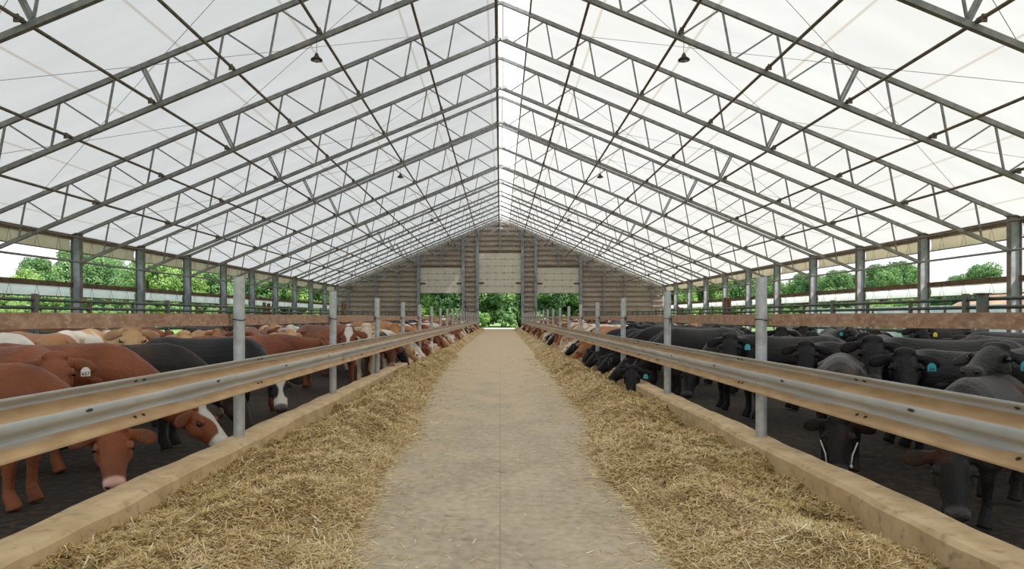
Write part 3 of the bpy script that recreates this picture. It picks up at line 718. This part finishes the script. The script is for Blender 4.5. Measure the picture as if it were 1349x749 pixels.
# ------------------------------------------------------------------ pen fences
def fence_panel(L_, zs, postz, pr, rr, mat, n_up=3, posts=True):
    r = empty('pipe_fence')
    for z in zs:
        mb = MB(); mb.tube([(0,0,z),(0,L_,z)], rr, 8); mb.build('rail', mat, r, True)
    if posts:
        mb = MB(); mb.tube([(0,0,-.1),(0,0,postz)], pr, 10); mb.build('post', mat, r, True)
    for k in range(1, n_up+1):
        mb = MB(); y = L_*k/(n_up+1)+.02; mb.box(-.03,y-.035,zs[-1]-.04, .03,y+.035,zs[0]+.03); mb.build('upright', mat, r)
    return r
FX = 9.3
fp = fence_panel(5.7, [1.74,1.58,1.30,1.08,.80,.50], 1.86, .07, .035, M['pipe_green'], 2)
first = True
for sgn in (-1,1):
    sn = side_name(sgn)
    for i in range(13):
        y = 8.6+5.7*i
        if y > 78: break
        if i == 0: 
            if sgn < 0: y = 8.6
        o = fp if first else copy_tree(fp); first = False
        o.location = (sgn*FX, y, 0)
        if y+5.7 > 80: o.scale = (1,(80-y)/5.7,1)
        tag(o, 'green pipe fence panel behind the %s cattle, %s' % (sn, ['nearest of the row','second of the row','third of the row'][i] if i < 3 else 'in the distant run'), 'fence', 'green pipe fence panels on the %s' % sn)
ofp = fence_panel(5.4, [1.78,1.52,1.20,.85], 1.0, .04, .022, M['pipe_dark'], 1, posts=False); first = True
for sgn in (-1,1):
    for i in range(14):
        o = ofp if first else copy_tree(ofp); first = False
        o.location = (sgn*17.35, 3.6+5.4*i, 0)
        tag(o, 'thin dark pipe fence panel between the outer columns on the %s' % side_name(sgn), 'fence', 'outer pipe fence panels on the %s' % side_name(sgn))
mb = MB(); mb.tube([(0,0,-.1),(0,0,1.83)], .105, 16); r = empty('gate_post', (FX-.1,13.65,0)); mb.build('pipe', M['pipe_green'], r, True)
mb = MB(); mb.box(-.11,-.11,1.83,.11,.11,1.85); mb.build('cap', M['pipe_dark'], r); tag(r, 'thick teal gate post behind the black cattle at right', 'post')
mb = MB(); mb.tube([(0,0,-.1),(0,0,1.80)], .10, 16); r = empty('gate_post', (-FX-.35,13.5,0)); mb.build('pipe', M['pipe_green'], r, True)
mb = MB(); mb.box(-.11,-.11,1.80,.11,.11,1.82); mb.build('cap', M['pipe_dark'], r); tag(r, 'thick green gate post at the left edge above the red board', 'post')
for j, (px, top, Y) in enumerate([(351,398,29),(453,399,43),(958,392,30),(896,404,37.6)]):
    p = at(px, top, Y); r = empty('rusty_post', (p.x, Y, 0))
    for s in (-.09,.09):
        mb = MB(); mb.box(s-.055,-.055,-.1, s+.055,.055,p.z-(.04 if s > 0 else 0)); mb.build('upright', M['rust'], r)
    mb = MB(); mb.box(-.2,-.02,1.5,.2,.02,1.58); mb.build('strap', M['rust'], r)
    tag(r, ['pair of rusty uprights behind the gap right of the first left post','pair of rusty uprights beside the second left post before the end wall','pair of rusty uprights between the first and second right posts','short pair of rusty uprights nearer the end wall at right'][j], 'post')
# ------------------------------------------------------------------ trusses
XC = 18.0
top = lambda x: CH+11.06-.418*abs(x); bot = lambda x: CH+9.78-.4156*abs(x)
def make_truss():
    r = empty('roof_truss')
    for s in (-1,1):
        mb = MB(); mb.bar((0,0,top(0)),(s*XC,0,top(XC)),.13,.11); mb.build('top_chord', M['truss'], r)
        mb = MB(); mb.bar((0,0,bot(0)),(s*XC,0,bot(XC)),.13,.12); mb.build('bottom_chord', M['truss'], r)
        xs = [.35+1.51*k for k in range(12)]
        for k, xb in enumerate(xs):
            if xb > XC-.3: break
            xt = xb-.25
            if xt > .1:
                mb = MB(); mb.bar((s*xb,0,bot(xb)),(s*xt,0,top(xt)),.05,.05); mb.build('web_strut', M['truss'], r)
        # diagonals: from each top node down to the next bottom node towards the ridge
        for k, xb in enumerate(xs):
            if k == 0: continue
            xt = xb-.28; xn = xs[k-1]+.05
            if xt > XC: break
            mb = MB(); mb.bar((s*xt,0,top(xt)),(s*xn,0,bot(xn)),.045,.045); mb.build('web_diagonal', M['truss'], r)
        for q in (-.045,.045):
            mb = MB(); mb.bar((s*(9.35+q),0,bot(9.35)-.06),(s*(9.9+q),0,top(9.9)),.06,.05); mb.build('splice_strut', M['truss'], r)
        mb = MB(); mb.bar((s*.10,0,bot(0)),(s*.10,0,top(0)),.05,.06); mb.build('king_post', M['truss'], r)
        mb = MB(); mb.bar((s*.02,-.02,bot(0)-.02),(s*.28,-.02,bot(0)+.04),.12,.10); mb.build('ridge_plate', M['truss_bright'], r)
    return r
TY = [14.4+5.4*i for i in range(-4,13)]
tr = make_truss()
for i, y in enumerate(TY):
    o = tr if i == 0 else copy_tree(tr); o.location = (0, y, 0)
    lb = {4:'nearest steel roof truss in view, cutting both upper corners', 5:'second steel roof truss from the camera', 6:'third steel roof truss from the camera', 7:'fourth steel roof truss from the camera'}.get(i,
         'steel roof truss frame over or behind the camera' if i < 4 else 'grey steel truss in the distant run of roof frames')
    tag(o, lb, 'roof truss', 'steel roof trusses')
for sgn in (-1,1):
    for j, x in enumerate([0,2.5,4.95,7.35,9.55,11.85,14.15,16.4]):
        if x == 0 and sgn == 1: continue
        xx = sgn*x if x else -.13
        z = bot(x)+.10-(.0 if x else .1)
        r = empty('roof_purlin', (xx,0,z))
        mb = MB(); mb.tube([(0,-8,0),(0,80.2,0)], .042 if x else .05, 8); mb.build('tube', M['purlin'], r, True)
        mb = MB()
        for y in TY:
            mb.tube([(0,y-.22,0),(0,y-.10,0)], .062, 8)
            mb.box(-.05,y-.30,-.10,.05,y-.26,.06)
        mb.build('couplers', M['purlin'], r)
        nm = ['','first','second','third','fourth','fifth','sixth','lowest'][j]
        tag(r, 'brown tube running the length of the barn, %s' % ('under the ridge' if not x else '%s down the %s roof slope' % (nm, side_name(sgn))), 'roof tube', 'long roof tubes')
    mb = MB(); mb.tube([(sgn*17.85,-8,bot(XC)+.02),(sgn*17.85,80.2,bot(XC)+.02)], .045, 8)
    tag(mb.build('bracing_tube', M['truss'], smooth=True), 'thin horizontal bracing tube from column to column on the %s' % side_name(sgn), 'bracing tube')
# bracing cables
cabs = []
for sgn in (-1,1):
    for i in (4,5,7,8,10,12):
        for (xa, xb) in ((2.5,9.55),(9.55,16.4)):
            for (u, v) in ((xa,xb),(xb,xa)):
                if i+1 >= len(TY): continue
                mb = MB(); mb.tube([(sgn*u,TY[i],top(u)-.1),(sgn*v,TY[i+1],top(v)-.1)], .008, 5)
                tag(mb.build('bracing_cable', M['cable'], smooth=True), 'thin steel bracing cable slanting below the %s roof fabric' % side_name(sgn), 'cable', 'thin roof bracing cables on the %s' % side_name(sgn))
# lamps
def make_lamp():
    r = empty('hanging_lamp')
    mb = MB(); mb.tube([(0,0,0),(0,0,-.72)], .008, 6); mb.build('cord', M['wire'], r)
    mb = MB(); mb.tube([(0,0,-.70),(0,0,-.74),(0,0,-.80),(0,0,-.86),(0,0,-.90)], [.03,.05,.075,.15,.16], 16); mb.build('shade', M['black'], r, True)
    V, Fc = ball((0,0,-.91), (.09,.09,.04)); mb = MB(); mb.add(V, Fc); mb.build('lens', M['cable'], r, True)
    mb = MB(); mb.tube([(-.05,0,0),(0,0,.05),(.05,0,0)], .012, 6); mb.build('hook', M['wire'], r)
    return r
lp = make_lamp(); first = True
for sgn in (-1,1):
    for j, y in enumerate((19.3,35.5,51.7,68)):
        o = lp if first else copy_tree(lp); first = False; o.location = (sgn*4.95, y, bot(4.95)+.08)
        tag(o, 'small black lamp hanging under the %s roof slope, %s' % (side_name(sgn), ['nearest','second nearest','third nearest','farthest'][j]), 'lamp', 'hanging lamps')
# ------------------------------------------------------------------ roof fabric and ridge film
def roof(x0, x1, name, mat, kind=None, sag=.0, dz=.07):
    ys = np.linspace(-8, 80.35, 200)
    nx = max(2, int(abs(x1-x0)*2)+2)
    me = grid(x0, x1, 0, 0, nx, ys, lambda X,Y_: CH+11.06-.418*np.abs(X)+dz-sag*np.abs(np.sin((Y_-14.4)*PI/5.4)), name, mat)
    return link(name, me)
o = roof(-18.35, -.06, 'ceiling', M['fabric']); o['kind'] = 'structure'
o = roof(1.06, 18.35, 'ceiling', M['fabric']); o['kind'] = 'structure'
o = roof(-.06, 1.06, 'ceiling', M['film'], dz=.09); o['kind'] = 'structure'
mb = MB(); mb.tube([(1.04,-8,top(1.04)+.02),(1.04,80.2,top(1.04)+.02)], .035, 6); tag(mb.build('film_edge_rail', M['flange']), 'dark rail where the clear ridge strip meets the right fabric', 'rail')
# ------------------------------------------------------------------ side columns, beams, curtains
def make_column():
    r = empty('steel_column')
    zt = top(XC)+.02
    mb = MB(); mb.box(-.19,-.008,-.1,.19,.008,zt); mb.build('web', M['column'], r)
    for s in (-1,1):
        mb = MB(); mb.box(s*.19-.011,-.11,-.1,s*.19+.011,.11,zt); mb.build('flange', M['flange'], r)
    mb = MB(); mb.box(-.24,-.15,zt-.02,.24,.15,zt+.02); mb.build('cap_plate', M['flange'], r)
    return r
cl = make_column(); first = True
ords = {2:'nearest in view', 3:'second in view', 4:'third in view', 5:'fourth in view', 6:'fifth in view'}
for sgn in (-1,1):
    for i, y in enumerate(TY):
        o = cl if first else copy_tree(cl); first = False; o.location = (sgn*(XC+.1), y, 0)
        k = i-5-(1 if sgn < 0 else 0)
        nm = {1:'nearest in view',2:'second in view',3:'third in view',4:'fourth in view',5:'fifth in view'}.get(k, 'one of the distant ones' if k > 5 else 'one outside the frame')
        tag(o, 'steel side column holding the %s eave, %s' % (side_name(sgn), nm), 'column', 'steel side columns on the %s' % side_name(sgn))
    xx = sgn*(XC+.30)
    e = top(XC)
    mb = MB(); mb.box(xx-.05,-8,e-.24, xx+.05,80.3,e+.02); tag(mb.build('eave_beam', M['eave']), 'brown beam under the %s eave' % side_name(sgn), 'beam')
    mb = MB(); mb.box(xx-.05,-8,CH+1.26, xx+.05,80.3,CH+1.46); tag(mb.build('curtain_beam', M['eave']), 'brown horizontal beam at mid height of the %s opening' % side_name(sgn), 'beam')
    for i in range(len(TY)-1):
        y0, y1 = TY[i]+.12, TY[i+1]-.12
        for nm, z0, z1, m_, lab in (('curtain', CH+2.78, e-.22, 'curtain_top', 'yellowed rolled curtain strip under the %s eave'), ('curtain', CH+.84, CH+1.27, 'curtain_low', 'white curtain strip below the mid beam on the %s')):
            xs = sgn*(XC+.30)
            me = grid(0, 1, 0, 1, 2, 2, lambda X,Y_: X*0, 'c', M[m_])
            bpy.data.meshes.remove(me)
            mb = MB(); n = 28
            for j in range(n):
                y = y0+(y1-y0)*j/(n-1); w = .012*math.sin(y*5.1+z0)+.006*math.sin(y*11)
                for q in range(5):
                    z = z0+(z1-z0)*q/4; b_ = .05*math.sin(PI*q/4)
                    mb.v.append((xs+w+sgn*b_-sgn*.0, y, z))
            for j in range(n-1):
                for q in range(4): mb.f.append((j*5+q, j*5+q+1, (j+1)*5+q+1, (j+1)*5+q)); mb.m.append(0)
            r = empty(nm, (0,0,0)); mb.build('sheet', M[m_], r, True)
            mb = MB(); mb.tube([(xs,y0,z0),(xs,y1,z0)], .025, 8); mb.build('roll_tube', M['flange'], r, True)
            for y in ([y0+1.3, y0+2.9, y0+4.3] if TY[i] > 15 and TY[i] < 60 else []):
                mb = MB(); x_ = xs-sgn*.03; mb.tube([(x_,y-.16,z0),(x_,y,z1),(x_,y+.16,z0)], .006, 5); mb.build('cord', M['wire'], r)
            tag(r, lab % side_name(sgn)+(', bay nearest the frame edge' if (i == 6 and sgn < 0) or (i == 6 and sgn > 0) else ', among the farther bays' if i > 6 else ', bay beside or behind the camera'), 'curtain', 'side curtain strips on the %s' % side_name(sgn))
# ------------------------------------------------------------------ end wall with three doorways
WY = 80.4
DO = [(-9.0,-4.28,4.05,6.95),(-2.42,2.36,4.05,8.60),(4.10,8.88,4.05,6.95)]
EX = 18.3
xb = sorted([-EX,EX]+[v for d in DO for v in d[:2]]+[0.0])
mb = MB()
def rt(x): return top(x)+.05
def ribbed(x0, x1, zlow):
    rb = .2; n = max(1,int((x1-x0)/rb))
    pts = []
    for k in range(n):
        a = x0+(x1-x0)*k/n; w = (x1-x0)/n
        pts += [(a,0),(a+w*.62,0),(a+w*.72,.03),(a+w*.90,.03)]
    pts.append((x1,0))
    b = len(mb.v)
    for x, d in pts: mb.v += [(x,WY-.02+d,zlow),(x,WY-.02+d,rt(x))]
    for k in range(len(pts)-1): mb.f.append((b+2*k,b+2*k+2,b+2*k+3,b+2*k+1)); mb.m.append(0)
edges = [-EX, DO[0][0], DO[0][1], DO[1][0], 0.0, DO[1][1], DO[2][0], DO[2][1], EX]
zl = [0, DO[0][3], 0, DO[1][3], DO[1][3], 0, DO[2][3], 0]
for k in range(8): ribbed(edges[k], edges[k+1], -.1 if zl[k] == 0 else zl[k])
o = mb.build('wall_back', M['siding']); o['kind'] = 'structure'
def zroof(x): return top(x)-.35
for k in range(8):
    a, b = edges[k], edges[k+1]; z0 = .35 if zl[k] == 0 else zl[k]+.25
    z = z0
    while True:
        # girt spans where it stays under the roof
        aa, bb = a, b
        lim = (CH+11.06-.25-z)/.418
        aa = max(aa,-lim); bb = min(bb,lim)
        if bb-aa < .3: break
        mb = MB(); mb.box(aa+.03,WY-.20,z-.05,bb-.03,WY-.03,z+.05)
        mb.box(aa+.03,WY-.22,z-.07,bb-.03,WY-.19,z+.05)
        g = mb.build('trim_1', M['girt']); g['kind'] = 'structure'
        z += .56
        if z > 12.2: break
for x, z0 in [(-13.9,0),(-9.15,0),(-4.15,0),(-2.55,0),(2.50,0),(3.98,0),(9.02,0),(13.9,0),(-17.0,0),(17.0,0),(0,8.7),(-6.6,7),(6.5,7),(-11.4,0),(11.6,0)]:
    w = .14 if abs(x) in (9.15,4.15,2.55,2.5,3.98,9.02) else .06
    mb = MB(); mb.box(x-w,WY-.42,z0-.1,x+w,WY-.39,rt(x)-.25); mb.box(x-.015,WY-.42,z0-.1,x+.015,WY-.22,rt(x)-.25); mb.box(x-w,WY-.24,z0-.1,x+w,WY-.215,rt(x)-.25)
    pos = 'beside a doorway' if w > .1 else 'between the girts'
    tag(mb.build('wall_column', M['column']), 'steel column on the end wall %s, %.0f metres %s of the middle' % (pos, abs(x), side_name(x)) if x else 'short steel column above the middle overhead door', 'column')
for j, (a, b, z0, z1) in enumerate(DO):
    r = empty('door_%d' % (j+1), ((a+b)/2, WY-.12, z0)); r['kind'] = 'structure'
    w = (b-a)/2; n = 6 if j == 1 else 4; hh = (z1-z0)/n
    for k in range(n):
        mb = MB(); y = 0
        mb.box(-w+.02,y-.03,k*hh+.02, w-.02,y+.03,(k+1)*hh-.02)
        for q in (.5,): mb.box(-w+.02,y-.045,k*hh+hh*q-.03, w-.02,y-.03,k*hh+hh*q+.03)
        mb.box(-w+.02,-.02,k*hh-.02,w-.02,.02,k*hh+.02,1)
        for q in (-.6,-.2,.2,.6): mb.box(w*q-.05,-.07,k*hh-.07,w*q+.05,-.03,k*hh+.09,1)
        mb.build('panel', [M['panel'],M['panelgap']], r)
    for s in (-1,1):
        mb = MB(); mb.box(s*w*.86-.28,-.075,hh*1.35,s*w*.86+.28,-.03,hh*1.35+.2); mb.build('vent', M['rust'], r)
    mb = MB(); mb.box(-w,-.1,z1-z0-.02,w,.05,z1-z0+.14); mb.build('lintel', M['eave'], r)
    for s in (-1,1):
        mb = MB(); mb.box(s*w-.03,-.1,-z0,s*w+.03,-.02,z1-z0); mb.build('track', M['flange'], r)
mb = MB(); mb.bar((-4.0,WY-.5,3.2),(-2.95,WY-.5,.02),.1,.08); tag(mb.build('leaning_brace', M['rust']), 'slanting brace low on the wall left of the middle door', 'brace')
# ------------------------------------------------------------------ hay windrows
def hay_edge(y, s):
    base = np.interp(y, [2,4,5.5,7.2,9,11,16,30,80], [.80,.84,.98,1.05,1.05,1.2,1.5,1.7,1.75] if s < 0 else [1.05,1.02,1.0,.92,1.15,1.22,1.3,1.32,1.5])
    return base+.22*(fbm(y*1.1+50*s+90, y*0+3.3, 3)-.45)
def hay_h(x, y, s):                       # x = |X|
    e = hay_edge(y, s); t = (x-e)/(2.31-e); t = np.clip(t, 0, 1)
    prof = np.interp(t, [0,.06,.2,.42,.6,.78,.9,1], [0,.045,.14,.28,.27,.15,.10,.14])
    lump = .30*(fbm(x*2.2+s*40+60, y*1.6, 4)-.47)+.06*(fbm(x*9+80, y*9+s*30+60, 3)-.45)
    sc_ = .78+.35*(fbm(y*.35+s*9+20, y*0+7.7, 2)-.4)
    return np.maximum(prof*sc_+lump*np.clip(t*4,0,1), -.02)
for s in (-1,1):
    ys = np.concatenate([np.arange(2.0,22,.035), np.arange(22,79.6,.15)])
    nx = 46; u = np.linspace(0,1,nx)
    X = np.empty((len(ys),nx)); e = hay_edge(ys, s)
    X = e[:,None]-.02+(2.315-e+.02)[:,None]*u[None,:]; Y_ = np.repeat(ys[:,None],nx,1)
    Z = hay_h(X, Y_, s); V = np.stack([s*X,Y_,Z],-1).reshape(-1,3); ii = np.arange(len(ys)*nx).reshape(len(ys),nx)
    Fq = np.stack([ii[:-1,:-1], ii[:-1,1:], ii[1:,1:], ii[1:,:-1]], -1).reshape(-1,4)
    if s < 0: Fq = Fq[:, ::-1]
    me = bpy.data.meshes.new('hay'); me.from_pydata(V.tolist(), [], Fq.tolist()); me.materials.append(M['hay']); me.polygons.foreach_set('use_smooth', [True]*len(me.polygons))
    root = link('hay', me); tag(root, 'long windrow of loose golden hay against the %s feed curb' % side_name(s), 'hay', kind='stuff')
    # strands
    N_ = 150000
    y = 3.0*(26/3.0)**(rng.random(N_)**.85); t = rng.random(N_)
    e = hay_edge(y, s); x = e-.10+(2.30-e+.10)*t**.9
    far_ = rng.random(N_) < .017; x = np.where(far_, e-rng.exponential(.26,N_), x)
    out = x < e; keep = ~out | far_ | (rng.random(N_) < .25); x, y, e = x[keep], y[keep], e[keep]; n = len(x)
    inz = x >= e; z = np.where(inz, hay_h(x,y,s), 0)+.004+.012*rng.random(n)*inz
    Lh = (.012+.036*rng.random(n)**2)*(1+.035*y); wd = (.0014+.0012*rng.random(n))*(1+.10*y)
    an = rng.random(n)*2*PI; ti = rng.normal(0,.28,n)*inz
    dx, dy, dz = np.cos(an)*np.cos(ti), np.sin(an)*np.cos(ti), np.sin(ti)
    z = z+np.abs(dz)*Lh*.4
    px, py = -np.sin(an), np.cos(an)
    c = np.stack([s*x,y,z],1); d = np.stack([dx,dy,dz],1)*Lh[:,None]; w = np.stack([px,py,0.3*rng.normal(0,1,n)],1)*wd[:,None]
    V = np.stack([c-d-w, c+d-w*.7, c+d+w*.7, c-d+w],1).reshape(-1,3); Fq = np.arange(4*n).reshape(-1,4)
    tt = (x-e)/(2.31-e)
    tone = .32+.30*rng.random(n)**1.3+.22*(tt < .55)*(.3+.7*rng.random(n))+.35*(fbm(x*1.5+s*30+70,y*1.5,3)-.45)
    tone = np.where(rng.random(n) < .07, .98, tone); tone = np.clip(tone,0,1)
    me = bpy.data.meshes.new('strands'); me.vertices.add(4*n); me.vertices.foreach_set('co', V.ravel()); me.loops.add(4*n); me.loops.foreach_set('vertex_index', Fq.ravel())
    me.polygons.add(n); me.polygons.foreach_set('loop_start', np.arange(n)*4); me.update(); me.validate(); me.materials.append(M['straw'])
    a = me.attributes.new('tone','FLOAT','POINT'); a.data.foreach_set('value', np.repeat(tone,4).astype(np.float32))
    o = link('hay_strands', me, root); o['kind'] = 'stuff'
# straw bedding outside the pens on the right
me = grid(10.6, 17.2, 6, 79, 60, 300, lambda X,Y_: -.06+.40*fbm(X*.6+3,Y_*.5,4)+.12*fbm(X*3,Y_*3+9,3), 'straw_bedding', M['bedding'])
tag(link('straw_bedding', me), 'brown straw bedding bank beyond the right pen fence', 'bedding', kind='stuff')
me = grid(-17.2, -10.6, 6, 79, 40, 200, lambda X,Y_: -.06+.12*fbm(X*.6+3,Y_*.5,4), 'straw_bedding', M['bedding'])
tag(link('straw_bedding', me), 'trampled straw bedding beyond the left pen fence', 'bedding', kind='stuff')
# ------------------------------------------------------------------ outside: bunker, trees
mb = MB(); mb.box(29.6,30,-.1,30,70,2.15)
for y in range(32,70,4): mb.box(29.45,y-.12,-.1,29.62,y+.12,2.1)
tag(mb.build('bunker_wall', M['bunker']), 'long pale concrete bunker wall outside on the right', 'wall')
me = grid(30.3, 42, 30, 56, 40, 60, lambda X,Y_: (-.1+3.4*np.sin(np.clip((X-30.3)/11.7,0,1)*PI)**.6+.7*(fbm(X*.5,Y_*.5,4)-.3)*np.clip((X-30.3)*2,0,1))*np.clip((56-Y_)/5,0,1)-.1, 'mound', M['mound'])
tag(link('silage_mound', me), 'brown heaped silage behind the pale bunker wall', 'mound')
def foliage(seed, h, w, nblob, nleaf, ls, mat, low=.12):
    g = np.random.default_rng(seed); B_ = []
    for k in range(nblob):
        t = g.random(); zz = h*(low+(1-low)*t**.8*.92); rr = w*(.95-.55*abs(t-.35)/.65)
        a = g.random()*2*PI; q = g.random()**.5*rr*.78; B_.append((q*math.cos(a), q*math.sin(a), zz, (.16+.14*g.random())*min(w*1.4,h*.8)))
    B_ = np.array(B_); idx = g.integers(0,nblob,nleaf); d = g.normal(size=(nleaf,3)); d /= np.linalg.norm(d,axis=1)[:,None]
    rad = (.62+.42*g.random(nleaf)**.6)[:,None]*B_[idx,3:4]; c = B_[idx,:3]+d*rad*np.array([1,1,.8]); c[:,2] = np.maximum(c[:,2],.1)
    nrm = d+g.normal(size=(nleaf,3))*.55; nrm /= np.linalg.norm(nrm,axis=1)[:,None]
    u = np.cross(nrm, g.normal(size=(nleaf,3))); u /= np.linalg.norm(u,axis=1)[:,None]; v = np.cross(nrm,u)
    s_ = (ls*(.6+.8*g.random(nleaf)))[:,None]
    V = np.stack([c-u*s_, c+v*s_*.55, c+u*s_, c-v*s_*.55],1).reshape(-1,3)
    bt = g.random(nblob)*.5
    tone = np.clip(bt[idx]+g.random(nleaf)*.55,0,1)
    me = bpy.data.meshes.new('foliage'); me.vertices.add(4*nleaf); me.vertices.foreach_set('co', V.ravel()); me.loops.add(4*nleaf); me.loops.foreach_set('vertex_index', np.arange(4*nleaf))
    me.polygons.add(nleaf); me.polygons.foreach_set('loop_start', np.arange(nleaf)*4); me.update(); me.validate(); me.materials.append(mat)
    a = me.attributes.new('tone','FLOAT','POINT'); a.data.foreach_set('value', np.repeat(tone,4).astype(np.float32)); return me
FO = [foliage(1,9,3.6,46,22000,.17,M['leaf'][0]), foliage(2,10,4.2,54,24000,.18,M['leaf'][1]), foliage(3,11,4.0,50,24000,.17,M['leaf'][2])]
BU = [foliage(5,3.0,2.6,22,9000,.11,M['leaf'][0],.03), foliage(6,2.6,2.8,22,9000,.11,M['leaf'][1],.03)]
TK = []
for h in (6,7,7.5):
    mb = MB(); mb.tube([(0,0,-.2),(.1,0,h*.3),(.0,.1,h*.65),(.1,0,h)], [.26,.2,.14,.05], 8)
    for a, zz in ((.5,.35),(2.4,.45),(4.4,.5)): mb.tube([(.05,0,h*zz),(math.cos(a)*1.2,math.sin(a)*1.2,h*(zz+.25))], [.09,.03], 6)
    TK.append(mb.mesh('trunk', M['bark'], True))
def tree(x, y, k, s, label, group, sz=1):
    r = empty('tree', (x,y,-.1), random.random()*6.28); r.scale = (s,s,s*sz)
    link('foliage', FO[k], r); link('trunk', TK[k], r); tag(r, label, 'tree', group)
def bush(x, y, k, s, label, group):
    r = link('bush', BU[k]); r.location = (x,y,-.1); r.rotation_euler = (0,0,random.random()*6.28); r.scale = (s,s,s); tag(r, label, 'bush', group)
g = random.Random(5)
# left row: tops rise with distance in the photograph
for i in range(26):
    y = 34+i*4.3; x = -44-g.random()*5
    s = .50+.10*g.random() if y < 78 else (.66+.1*g.random() if y < 92 else .9+.2*g.random())
    tree(x, y, g.choice([0,0,1,1,2]), s, 'leafy green tree outside beyond the left opening', 'trees outside on the left')
for i in range(14):
    y = 70+i*7; tree(-60-g.random()*6, y, g.choice([0,1,2]), (.8 if y < 100 else 1.0)+.15*g.random(), 'leafy green tree outside beyond the left opening', 'trees outside on the left')
for i in range(30):
    bush(-37-g.random()*4, 28+i*4, g.choice([0,1]), .75+.3*g.random(), 'low green bush outside beyond the left opening', 'bushes outside on the left')
for i in range(22):
    y = 66+i*4.4; x = 47+g.random()*6
    s = .52+.08*g.random() if y < 84 else .72+.15*g.random()
    tree(x, y, g.choice([0,1,1,2]), s, 'leafy green tree outside beyond the right opening', 'trees outside on the right')
for i, (y, s) in enumerate([(50,.40),(54,.44),(58.5,.42),(62,.50)]):
    tree(47+i, y, [1,0,0,1][i], s, 'small leafy green tree behind the silage on the right', 'small trees behind the silage')
for i in range(24):
    y = 44+i*4; bush((34 if y > 58 else 27)+g.random()*1.2, y, g.choice([0,1]), (.8 if y > 58 else .42)+.2*g.random(), 'low green bush outside beyond the right opening', 'bushes outside on the right')
# behind the end wall
for i in range(16):
    x = -34+i*4.6; tree(x, 101+g.random()*5, (1 if -4 < x < 14 else 0) if i % 3 else 2, .95+.2*g.random(), 'leafy green tree seen through the end doorways', 'trees behind the end wall')
for i in range(14):
    x = -24+i*3.6; bush(x, 95.5+g.random()*2, g.choice([0,1]), .55+.2*g.random(), 'low green bush seen through the end doorways', 'bushes behind the end wall')
for i in range(10):
    x = -32+i*7; tree(x, 110+g.random()*4, 1, 1.3, 'tall leafy tree in the back row behind the end wall', 'back row of trees behind the end wall')
# ------------------------------------------------------------------ light
w = bpy.data.worlds.new('world'); sc.world = w; w.use_nodes = True; N = w.node_tree.nodes; L = w.node_tree.links
bg = N['Background']; tc = N.new('ShaderNodeTexCoord'); sp = N.new('ShaderNodeSeparateXYZ'); L.new(tc.outputs['Generated'], sp.inputs[0])
r = ramp(N, [(0,(.97,.98,1.0)), (.12,(.90,.95,1.0)), (.6,(.70,.82,1.0))]); L.new(sp.outputs['Z'], r.inputs[0]); L.new(r.outputs[0], bg.inputs['Color']); bg.inputs['Strength'].default_value = 1.5
sun = bpy.data.lights.new('sun', 'SUN'); sun.energy = 7.2; sun.angle = R(.6); sun.color = (1,.94,.83)
so = bpy.data.objects.new('sun', sun); col.objects.link(so)
d = Vector((-.55, .38, -.74)).normalized(); so.rotation_euler = d.to_track_quat('-Z','Y').to_euler()
